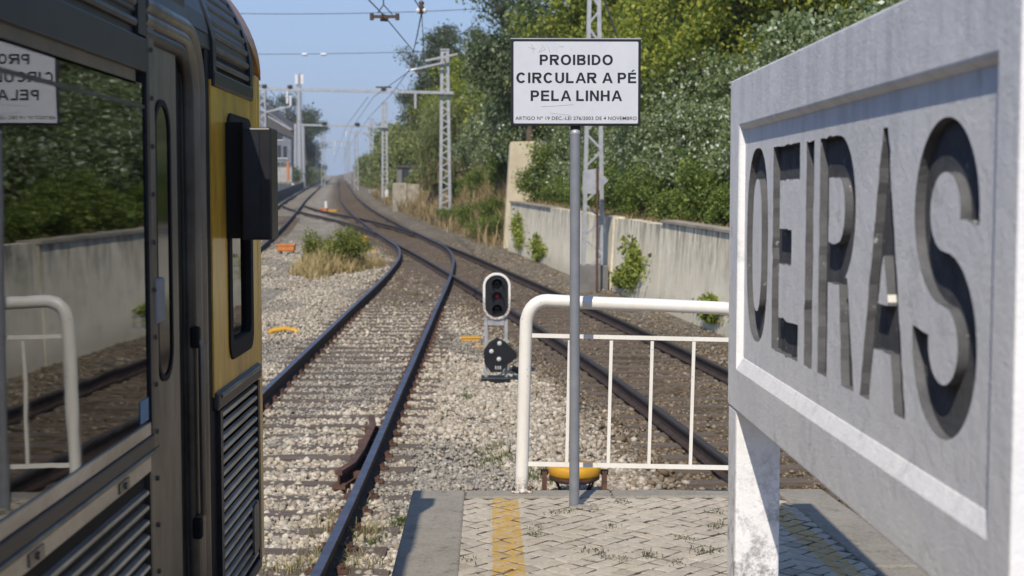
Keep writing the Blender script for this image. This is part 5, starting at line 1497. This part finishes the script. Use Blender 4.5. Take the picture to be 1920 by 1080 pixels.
POPLAR = [(0.085,0.115,0.045),(0.11,0.14,0.055),(0.065,0.09,0.04),(0.13,0.155,0.075),(0.10,0.125,0.065),(0.34,0.37,0.30)]
YELLOW = [(0.17,0.185,0.025),(0.14,0.165,0.025),(0.10,0.13,0.022),(0.22,0.22,0.032),(0.07,0.10,0.02)]
GREEN = [(0.07,0.105,0.022),(0.10,0.135,0.028),(0.05,0.08,0.02),(0.14,0.165,0.035)]
DARK = [(0.045,0.065,0.026),(0.06,0.085,0.035),(0.032,0.05,0.022),(0.085,0.11,0.05),(0.13,0.15,0.10)]
PINE = [(0.042,0.056,0.024),(0.055,0.07,0.03),(0.032,0.044,0.02),(0.072,0.085,0.036)]
OLIVE = [(0.12,0.14,0.05),(0.09,0.115,0.04),(0.16,0.17,0.06)]
CANE = [(0.24,0.27,0.11),(0.18,0.215,0.075),(0.32,0.34,0.17),(0.15,0.185,0.065)]
DRY = [(0.36,0.27,0.14),(0.27,0.20,0.105),(0.42,0.33,0.19),(0.20,0.155,0.085)]
VINE = [(0.15,0.17,0.03),(0.11,0.135,0.025),(0.19,0.20,0.045),(0.08,0.105,0.02)]

def shrub_meshes(tag_, pal, H, W, n, size, seeds, lobes_n=7, clumps=70, spread=0.17, aspect=0.62, mat='leaf'):
    out = []
    for sd_ in seeds:
        r = random.Random(sd_); lobes = []
        for k in range(lobes_n):
            a = r.uniform(0, 6.28); q = r.uniform(0, 0.55) * W; h = r.uniform(0.15, 0.8) * H
            rr_ = W * r.uniform(0.38, 0.6)
            lobes.append((q*math.cos(a), q*math.sin(a), h, rr_, rr_, H * r.uniform(0.16, 0.28)))
        P, C = crown_points(lobes, n, clumps, spread, sd_)
        P = P[P[:, 2] > 0.02]
        fo = leaf_mesh('foliage', P, size, pal, mat, aspect, seed=sd_ + 1)
        mb = MB()
        for k in range(7):
            c = Vector(C[r.randrange(len(C))]); b = Vector((r.uniform(-.15, .15), r.uniform(-.15, .15), -0.15))
            m_ = b.lerp(c, .5) + Vector((r.uniform(-.1, .1), r.uniform(-.1, .1), 0.1))
            mb.tube([b, m_, c], [0.035, 0.022, 0.008], 5)
        so = mb.build('stem', 'bark', None); st = so.data; bpy.data.objects.remove(so)
        out.append((fo, st))
    return out
def plant(name, variants, x, y, label, cat, group, s=1.0, k=0, dz=0.0, rot=None, sz=None):
    fo, st = variants[k % len(variants)]
    o = thing(name, (x, y, gz(x, y) + dz), label, cat, group)
    o.rotation_euler = (0, 0, random.uniform(0, 6.28) if rot is None else rot); o.scale = (s, s, s if sz is None else sz)
    obj('foliage', fo, o); obj('stem', st, o)
    return o
def tree_meshes(pal, H, trunk, lobes, n, size, seed, clumps=90, spread=0.28, aspect=0.6, r0=0.14):
    P, C = crown_points(lobes, n, clumps, spread, seed)
    fo = leaf_mesh('crown', P, size, pal, 'leaf', aspect, seed=seed)
    r = random.Random(seed); mb = MB()
    mb.tube([(0, 0, -0.3), (0.05, 0.03, trunk * .5), (0, 0, trunk), (0.1, 0, H * .8)], [r0 * 1.25, r0, r0 * .8, r0 * .2], 9)
    for l in lobes:
        c = Vector(l[:3]); b = Vector((0, 0, trunk * r.uniform(.7, 1.1)))
        m_ = b.lerp(c, .55) + Vector((r.uniform(-.2, .2), r.uniform(-.2, .2), r.uniform(-.1, .3)))
        mb.tube([b, m_, c], [r0 * .55, r0 * .32, r0 * .1], 6)
        for q in range(3):
            t_ = c + Vector((r.uniform(-1, 1) * l[3], r.uniform(-1, 1) * l[4], r.uniform(-.2, .9) * l[5])) * .8
            mb.tube([m_, m_.lerp(t_, .6) + Vector((0, 0, .08)), t_], [r0 * .22, r0 * .14, r0 * .05], 5)
    so = mb.build('trunk', 'bark', None); st = so.data; bpy.data.objects.remove(so)
    return fo, st
def tree(name, me, x, y, label, cat, group, s=1.0, rot=0.0, dz=0.0, sz=None):
    o = thing(name, (x, y, gz(x, y) + dz), label, cat, group); o.rotation_euler = (0, 0, rot); o.scale = (s, s, sz or s)
    obj('crown', me[0], o); obj('trunk', me[1], o); return o
def rl_(seed, n, W, z0, z1, rr=(0.35, 0.55)):
    r = random.Random(seed); out = []
    for k in range(n):
        a = r.uniform(0, 6.28); q = W * math.sqrt(r.random()) * 0.75; h = r.uniform(z0, z1); s = W * r.uniform(*rr)
        out.append((q*math.cos(a), q*math.sin(a), h, s, s, s * r.uniform(.7, .95)))
    return out

# thicket above the retaining wall
pop = shrub_meshes('poplar', POPLAR, 2.9, 1.15, 9500, 0.085, (3, 5, 8, 13), clumps=90)
oli = shrub_meshes('green', GREEN, 2.0, 1.05, 7500, 0.085, (21, 23, 27), clumps=70)
GRP1 = 'silvery shrubs above the wall'; LB1 = 'silvery green leafy shrub in the dense thicket above the retaining wall'
GRP2 = 'low green shrubs on the wall'; LB2 = 'low bright green shrub hanging over the top of the retaining wall'
y = 16.0; k = 0
while y < 50:
    plant('silver_poplar_shrub', pop, float(EDGE(y)) + 1.75 + random.uniform(-.25, .3), y, LB1, 'shrub', GRP1, random.uniform(.85, 1.08), k, dz=-0.15); k += 1
    y += random.uniform(1.3, 1.7)
y = 17.0
while y < 53:
    plant('silver_poplar_shrub', pop, float(EDGE(y)) + 3.7 + random.uniform(-.4, .5), y, LB1, 'shrub', GRP1, random.uniform(1.15, 1.45), k, dz=-0.2); k += 1
    y += random.uniform(1.7, 2.2)
y = 16.5
while y < 50:
    plant('green_shrub', oli, float(EDGE(y)) + 0.95 + random.uniform(-.1, .2), y, LB2, 'shrub', GRP2, random.uniform(.55, .8), k, dz=-0.12); k += 1
    y += random.uniform(1.3, 2.1)
# yellow-green trees behind
yt = [tree_meshes(YELLOW, 6.5, 2.6, rl_(41 + q, 11, 2.6, 2.2, 6.2), 17000, 0.13, 41 + q, 120, 0.30) for q in range(3)]
GRP3 = 'yellow-green trees on the bank'; LB3 = 'tall yellow-green tree standing behind the thicket on the bank'
for q, (px, y, s) in enumerate(((1200, 44, 1.0), (1290, 42, 1.05), (1380, 40, 1.0), (1470, 39, 1.05), (1560, 38, 0.98), (1660, 37, 1.0), (1760, 36, 1.1), (1245, 50, 1.25), (1420, 48, 1.25), (1150, 52, 1.1), (1850, 38, 1.2))):
    p = at(px, 300, y); tree('yellow_green_tree', yt[q % 3], p.x, y, LB3, 'tree', GRP3, s, q * 1.7, dz=-0.3)
dk = tree_meshes(DARK, 7.0, 3.4, rl_(61, 12, 2.2, 3.2, 6.6, (.36, .52)), 15000, 0.115, 61, 110, 0.27)
p = at(992, 300, 58); tree('dark_leaved_tree', dk, p.x, 58, 'dark-leaved tree overhanging the sky just above the prohibition sign', 'tree', None, 1.15, 0.4, sz=1.3)
p = at(1075, 300, 53); tree('dark_leaved_tree', dk, p.x, 53, 'dark-leaved tree behind the top of the nearest lattice mast', 'tree', None, 1.2, 2.9)
# shrubs between the cream pier and the cane
GRP4 = 'grey-green shrubs left of the cream pier'; LB4 = 'grey-green shrub massed on the bank left of the cream pier'
for q, (px, y, s) in enumerate(((888, 80, 1.35), (906, 76, 1.3), (928, 73, 1.3), (950, 71, 1.3), (975, 68, 1.35), (900, 86, 1.7), (925, 82, 1.75), (955, 78, 1.75), (1000, 65, 1.5), (1030, 63, 1.5), (1066, 57, 1.2), (965, 64, 1.75), (990, 61.5, 1.75), (1016, 60, 1.75), (1042, 59, 1.7))):
    p = at(px, 350, y); plant('grey_green_shrub', pop, p.x, y, LB4, 'shrub', GRP4, s, q, dz=-0.2, sz=s * (1.35 if q > 10 else 1.0))
# shrubs creeping over the pier foot
for q, (px, y, s) in enumerate(((1018, 50.9, .72), (1036, 50.2, .85), (1056, 49.6, .9))):
    p = at(px, 380, y); plant('green_shrub', oli, p.x, y, 'green shrub crowding the foot of the cream pier', 'shrub', 'shrubs at the cream pier', s * 1.2, q, dz=0.0)
for q, (px, y, s) in enumerate(((905, 60, .7), (880, 66, .75), (925, 57, .6), (845, 73, .7), (862, 76, .9), (897, 70, .9), (938, 60, .8), (948, 64, 1.1))):
    p = at(px, 440, y); plant('green_shrub', oli, p.x, y, 'green weed bush in the dry grass between the gantry mast and the cream pier', 'shrub', 'weed bushes in the dry grass', s, q, dz=-.1)
# yellow-green bank trees in the middle distance
for q, (px, y, s) in enumerate(((925, 86, 1.15), (965, 80, 1.2), (890, 98, 1.1), (850, 112, 1.15), (1010, 76, 1.2))):
    p = at(px, 350, y); tree('yellow_green_tree', yt[q % 3], p.x, y, 'yellow-green tree in the row below the dark pines', 'tree', 'yellow-green trees below the pines', s, q * 2.1, dz=-0.6)
# dark pines
pn = [tree_meshes(PINE, 12, 6.0, rl_(71 + q, 12, 3.6, 5.5, 11.5, (.34, .5)), 15000, 0.22, 71 + q, 110, 0.42, r0=.26) for q in range(2)]
for q, (px, y, s, lab) in enumerate(((812, 128, 0.93, 'dark rounded pine behind the gantry mast, left of the pair'), (872, 124, 0.92, 'dark rounded pine behind the upper street lamp'), (930, 120, 0.82, 'dark pine partly hidden by the left edge of the prohibition sign'),
                                 (790, 140, 0.66, 'lower dark pine at the left edge of the right-hand trees'))):
    p = at(px, 350, y); tree('pine_tree', pn[q % 2], p.x, y, lab, 'tree', 'dark pines', s, q * 1.9, dz=-0.5)
# giant cane
def cane_mesh(seed, n=260, H=5.2, W=1.5):
    r = np.random.default_rng(seed); vs, fs, cs = [], [], []
    def blade(a, d, L, w, c, sag):
        s = np.cross(d, [0, 0, 1.0]); s = s / (np.linalg.norm(s) + 1e-6); k0 = len(vs)
        for t in (0, .35, .7, 1.0):
            p = a + d * L * t + np.array([0, 0, -sag * L * t * t]); ww = w * (1 - t) ** 0.6 if t < 1 else 0.004
            vs.append(p - s * ww / 2); vs.append(p + s * ww / 2); cs.append(c); cs.append(c)
        for i in range(3): fs.append((k0+2*i, k0+2*i+1, k0+2*i+3, k0+2*i+2))
    pal = np.array(CANE); dry = np.array(DRY)
    for i in range(n):
        a = r.uniform(0, 6.28); q = W * math.sqrt(r.random()); b = np.array([q*math.cos(a), q*math.sin(a), 0.0])
        h = H * r.uniform(.6, 1.0); ln = np.array([r.normal(0, .10), r.normal(0, .10), 1.0]); ln /= np.linalg.norm(ln)
        blade(b, ln, h, 0.05, (pal if r.random() < .7 else dry)[r.integers(4)] * .8, 0.02)
        for j in range(17):
            t = r.uniform(.12, 1.0); az = r.uniform(0, 6.28); el = r.uniform(0.25, 1.1)
            d = np.array([math.cos(az)*math.cos(el), math.sin(az)*math.cos(el), math.sin(el)])
            c = (dry if t < .22 + r.uniform(-.1, .12) else pal); c = c[r.integers(4)] * r.uniform(.8, 1.2)
            blade(b + ln * h * t, d, r.uniform(.45, .85), 0.06, c, r.uniform(.4, 1.0))
    return np_mesh('blades', np.array(vs), np.array(fs), ['grass'], np.array(cs))
cn = [cane_mesh(81), cane_mesh(82)]
for q, (px, y, s) in enumerate(((822, 92, .85), (834, 88, .9), (848, 87, .92), (864, 86, .9), (880, 85, .85), (826, 102, 1.0), (842, 99, 1.0), (858, 95, 1.0))):
    p = at(px, 380, y); o = thing('giant_cane_clump', (p.x, y, gz(p.x, y) - .1), 'tall giant cane clump, dry at the foot, near the gantry mast', 'cane', 'giant cane clumps'); o.rotation_euler.z = q; o.scale = (s, s, s)
    obj('blades', cn[q % 2], o)
# bushes farther up the right side and on the left
far_b = shrub_meshes('far', OLIVE, 4.2, 2.0, 5000, 0.20, (91, 93), clumps=60, spread=0.3)
for q, (px, y, s) in enumerate(((768, 122, 1.25), (748, 138, 1.15), (738, 150, 1.2), (718, 165, 1.15), (706, 185, 1.1), (697, 210, 1.2), (690, 240, 1.2), (684, 275, 1.3), (679, 320, 1.3), (676, 365, 1.3), (760, 150, 1.6), (735, 185, 1.6))):
    p = at(px, 330, y); plant('olive_green_bush', far_b, p.x, y, 'olive green bush on the far right bank beside the rails', 'bush', 'bushes along the far right bank', s, q, dz=-.2)
for q, (px, y, s) in enumerate(((555, 246, 1.05), (571, 258, 1.0), (592, 300, .9), (583, 275, .95), (546, 240, .9), (600, 330, .85))):
    p = at(px, 322, y); plant('olive_green_bush', far_b, p.x, y, 'olive green bush behind the far left platform', 'bush', 'bushes along the far left platform', s, q, dz=-.2)
for q, (px, y, s) in enumerate(((783, 104, .62), (800, 101.5, .5), (748, 116, .8), (770, 117, .95))):
    p = at(px, 360, y); plant('olive_green_bush', far_b, p.x, y, 'olive green bush crowding the small concrete hut', 'bush', 'bushes round the hut', s, q, dz=-.2)
dh = shrub_meshes('hedge', DARK, 3.0, 1.6, 4500, 0.17, (95,), clumps=60, spread=0.3)
for q, (px, y) in enumerate(((549, 230), (557, 236), (565, 246), (522, 218), (529, 222))):
    p = at(px, 335, y); plant('dark_hedge_bush', dh, p.x, y, 'dark hedge bush at the end of the low left wall', 'bush', 'dark hedge by the left wall', 1.25, q, dz=-.1)
for q, (px, y, s, lab) in enumerate(((536, 280, 1.6, 'dark tree rising behind the grey house roof'), (575, 300, 1.2, 'small dark tree right of the telecom tower'), (587, 320, .8, 'lowest dark tree stepping down towards the vanishing rails'))):
    p = at(px, 330, y); tree('pine_tree', pn[q % 2], p.x, y, lab, 'tree', 'dark trees far left', s, q * 2.3, dz=-1)

# dry grass and weeds (stuff)
def grass(name, X, Y, H, pal, seed, w=0.012, lean=0.35, dz=-0.02):
    r = np.random.default_rng(seed); n = len(X)
    b = np.stack([X, Y, ground(X, Y) + dz], -1)
    az = r.uniform(0, 6.283, n); ln = r.uniform(0, lean, n)
    d = np.stack([np.cos(az)*np.sin(ln), np.sin(az)*np.sin(ln), np.cos(ln)], -1)
    s = np.stack([np.cos(az + 1.57), np.sin(az + 1.57), np.zeros(n)], -1)
    h = H * r.uniform(.45, 1.15, n); ww = w * r.uniform(.7, 1.4, n)
    a0, a1 = b - s * ww[:, None], b + s * ww[:, None]
    m = b + d * (h * .6)[:, None]; tip = b + d * h[:, None] + np.stack([np.cos(az), np.sin(az), -0.4*np.ones(n)], -1) * (h * .18)[:, None]
    m0, m1 = m - s * (ww * .7)[:, None], m + s * (ww * .7)[:, None]
    v = np.stack([a0, a1, m1, m0, tip + s * .002, tip - s * .002], 1).reshape(-1, 3)
    f = (np.array([[0, 1, 2, 3], [3, 2, 4, 5]])[None] + 6 * np.arange(n)[:, None, None]).reshape(-1, 4)
    pal = np.asarray(pal); c = pal[r.integers(0, len(pal), n)] * r.uniform(.75, 1.2, (n, 1))
    o = obj(name, np_mesh(name, v, f, ['grass'], np.repeat(c, 6, 0))); return tag(o, kind='stuff')
n = 26000; Y = RNG.uniform(52, 150, n); Sx = RNG.uniform(-0.5, 4.5, n) ; X = EDGE(Y) + Sx
cl = np.sin(X * 2.1 + np.sin(Y * .7) * 2) + np.sin(Y * .9 + X); kp = RNG.random(n) < np.clip(.55 + .4 * cl, .08, 1)
grass('dry_grass', X[kp], Y[kp], .42 + .35 * RNG.random(kp.sum()) + np.where(cl[kp] > .9, .5, 0), DRY, 201, .022, .5)
n = 9000; Y = RNG.uniform(54, 78, n); X = EDGE(Y) + RNG.uniform(.6, 4.2, n)
grass('dry_grass', X, Y, .6 + .6 * RNG.random(n), DRY, 202, .028, .3)
n = 7000; Y = RNG.uniform(120, 300, n); X = LEFT(Y) - 2.2 - RNG.uniform(0, 3, n) * (Y > 190) + np.where(Y > 190, 0, 1.0) * 0
kp = Y > 190
grass('dry_grass', X[kp], Y[kp], 1.0 + .5 * RNG.random(kp.sum()), DRY, 203, .06, .4)
n = 4500; Y = RNG.uniform(17, 50, n); X = EDGE(Y) + RNG.uniform(.25, .8, n)
grass('dry_grass', X, Y, .30, DRY, 204, .014, .6)
# weedy clump between the siding and the left-hand track
cx, cy = at(612, 500, 42).x, 43.5
n = 5000; a = RNG.uniform(0, 6.28, n); q = np.sqrt(RNG.random(n)); rr_ = 1 + .25 * np.sin(3 * a + 1) + .15 * np.sin(7 * a); X = cx + .05 + 1.15 * q * rr_ * np.cos(a); Y = cy + 3.6 * q * rr_ * np.sin(a)
grass('dry_grass', X, Y, (.25 + .55 * RNG.random(n)) * (1.25 - q * .6), [(0.50,0.38,0.19),(0.42,0.31,0.15),(0.56,0.45,0.25),(0.30,0.25,0.11)], 205, .012, .7)
wd = shrub_meshes('weed', [(0.12,0.135,0.025),(0.085,0.105,0.02),(0.17,0.16,0.04),(0.06,0.085,0.02)], 1.15, .5, 3600, .07, (97, 98), clumps=50, spread=.12)
for px, y, s, lab in ((645, 43.0, 1.15, 'taller green weed bush right in the dry grass clump between the tracks'), (588, 46.0, 1.0, 'smaller green weed bush left in the dry grass clump between the tracks'), (618, 47, .8, 'yellowish weed bush in the middle of the dry grass clump'), (664, 48.0, 1.05, 'yellow-green weed bush beside the yellow box behind the grass clump')):
    p = at(px, 480, y); plant('weed_bush', wd, p.x, y, lab, 'weeds', None, s, int(px), dz=-.03)
# climbing plants on the wall
def vine(px, pya, pyb, wpx, lab, sd_):
    y = 30.0
    for _ in range(40):
        p = at(px, (pya + pyb)/2, y); y += (float(EDGE(y)) - 0.12 - p.x) / 0.35 * -1 * 0.25 if False else 0
        f0 = p.x - (float(EDGE(y)) - 0.10)
        y += -f0 * 2.2 if abs(f0) > 1e-3 else 0
        y = min(max(y, 18), 50)
    a, b = at(px, pya, y), at(px, pyb, y); w = wpx * y / F_PX
    r = np.random.default_rng(sd_); n = 1100
    t = np.clip(r.random(n) * .55 + .45 * r.choice(r.random(14), n) + r.normal(0, .03, n), 0, 1.05); ww = w * (.35 + .65 * np.sin(np.clip(t, .05, .95) * 3.14) ** .6)
    yy = y + r.normal(0, .45, n) * ww * 1.6 + .5 * w * np.sin(t * 7 + sd_) + np.where(r.random(n) < .2, r.normal(0, 1.0, n) * w * 1.5, 0)
    zz = a.z + (b.z - a.z) * t
    xx = EDGE(yy) - 0.07 - np.abs(r.normal(0, .07, n)) - 0.05 * (b.z - zz < 99) * 0
    base = Vector((float(EDGE(y)) - .1, y, b.z))
    o = thing('climbing_plant', tuple(base), lab, 'climbing plant', 'climbing plants on the wall')
    P = np.stack([xx - base.x, yy - base.y, zz - base.z], -1)
    obj('foliage', leaf_mesh('foliage', P, .10, VINE, seed=sd_), o)
    mb = MB(); mb.tube([base, base + Vector((-.03, .2, (a.z - b.z) * .5)), base + Vector((-.02, -.1, a.z - b.z))], .015, 5); mb.build('stem', 'bark', o)
vine(972, 395, 470, 26, 'yellow-green climber beside the cream pier at the far wall end', 301)
vine(1009, 440, 490, 32, 'yellow-green climber on the second stretch of wall left of the sign pole', 302)
vine(1186, 440, 548, 34, 'tall leafy climber on the wall right of the lattice mast', 303)
vine(1334, 552, 605, 30, 'small climber at the wall foot just left of the concrete name board', 304)
vine(1165, 505, 540, 20, 'thin low climber on the wall near the rusty block', 305)
# weeds in the near ballast and in the paving joints
def tufts(name, spots, pal, H, n, seed, flat=None, w=.004):
    X, Y = [], []
    r = np.random.default_rng(seed)
    for (x, y, rad) in spots:
        X.append(x + r.normal(0, rad, n)); Y.append(y + r.normal(0, rad * 1.4, n))
    X, Y = np.concatenate(X), np.concatenate(Y)
    o = grass(name, X, Y, H * (0.6 + .6 * r.random(len(X))), pal, seed, w, 1.0, dz=.02)
    if flat is not None:
        me = o.data; co = np.zeros(len(me.vertices) * 3, np.float32); me.vertices.foreach_get('co', co); co = co.reshape(-1, 3)
        g = np.repeat(ground(X, Y) + .02, 6); co[:, 2] += flat - g; me.vertices.foreach_set('co', co.ravel()); me.update()
    return o
def gp(px, py):
    y = 7505 / (py - 317.9) * 1.06; p = at(px, py, y); return p.x, y
GW = [(0.09,0.125,0.03),(0.13,0.16,0.05),(0.17,0.18,0.07),(0.07,0.10,0.03)]
tufts('weeds', [gp(905, 850) + (.09,), gp(925, 870) + (.10,), gp(945, 860) + (.08,), gp(935, 840) + (.08,), gp(1010, 885) + (.07,), gp(1003, 900) + (.06,), gp(742, 988) + (.05,), gp(750, 980) + (.04,), gp(700, 1020) + (.06,), gp(875, 745) + (.07,), gp(775, 552) + (.12,), gp(745, 570) + (.12,), gp(1025, 905) + (.05,)], GW, .085, 110, 401)
sp2 = [gp(px, py) + (.07,) for px, py in ((612, 1000), (600, 1040), (585, 1060), (655, 1010), (680, 1000), (700, 1005), (640, 1040), (660, 960), (625, 975), (560, 1075), (520, 1075), (700, 1060), (640, 1070))]
tufts('dry_weeds', sp2, [(0.38,0.31,0.17),(0.30,0.25,0.13),(0.24,0.24,0.10)], .12, 60, 402)
def pp(px, py):
    y = 1.5 * 2667 / (py - 368) * 1.012; return ((px - 915) / 2667 * y, y, .02)
JW = [(0.075,0.095,0.045),(0.10,0.12,0.06),(0.15,0.14,0.08)]
tufts('joint_weeds', [pp(*q) for q in ((1100, 1051), (1125, 1050), (1140, 1062), (1165, 1065), (1215, 1058), (1225, 1060), (1285, 1026), (1300, 1028), (1310, 1050), (1330, 1053), (1348, 1050), (1345, 1005), (1350, 975), (1355, 1000), (1275, 1075), (1003, 1005), (1065, 972), (1040, 975), (1150, 1003), (1000, 1018), (880, 1065), (1170, 955), (1465, 985))], JW, .020, 42, 403, flat=-.006, w=.0022)

# ================================================================== HAZE (far things fade a little)
t = NT('haze_air')
t.n.remove(t.b)
pv = t.n.new('ShaderNodeVolumePrincipled')
pv.inputs['Color'].default_value = (0.86, 0.92, 1.0, 1); pv.inputs['Density'].default_value = 0.00042; pv.inputs['Anisotropy'].default_value = 0.2
t.link(pv.outputs[0], t.out.inputs['Volume'])
mb = MB(); mb.box(-700, 700, -130, 1010, -8, 32); hz = mb.build('haze', 'haze_air', None); tag(hz, kind='stuff')
SC.cycles.volume_bounces = 0
SC.cycles.volume_step_rate = 10
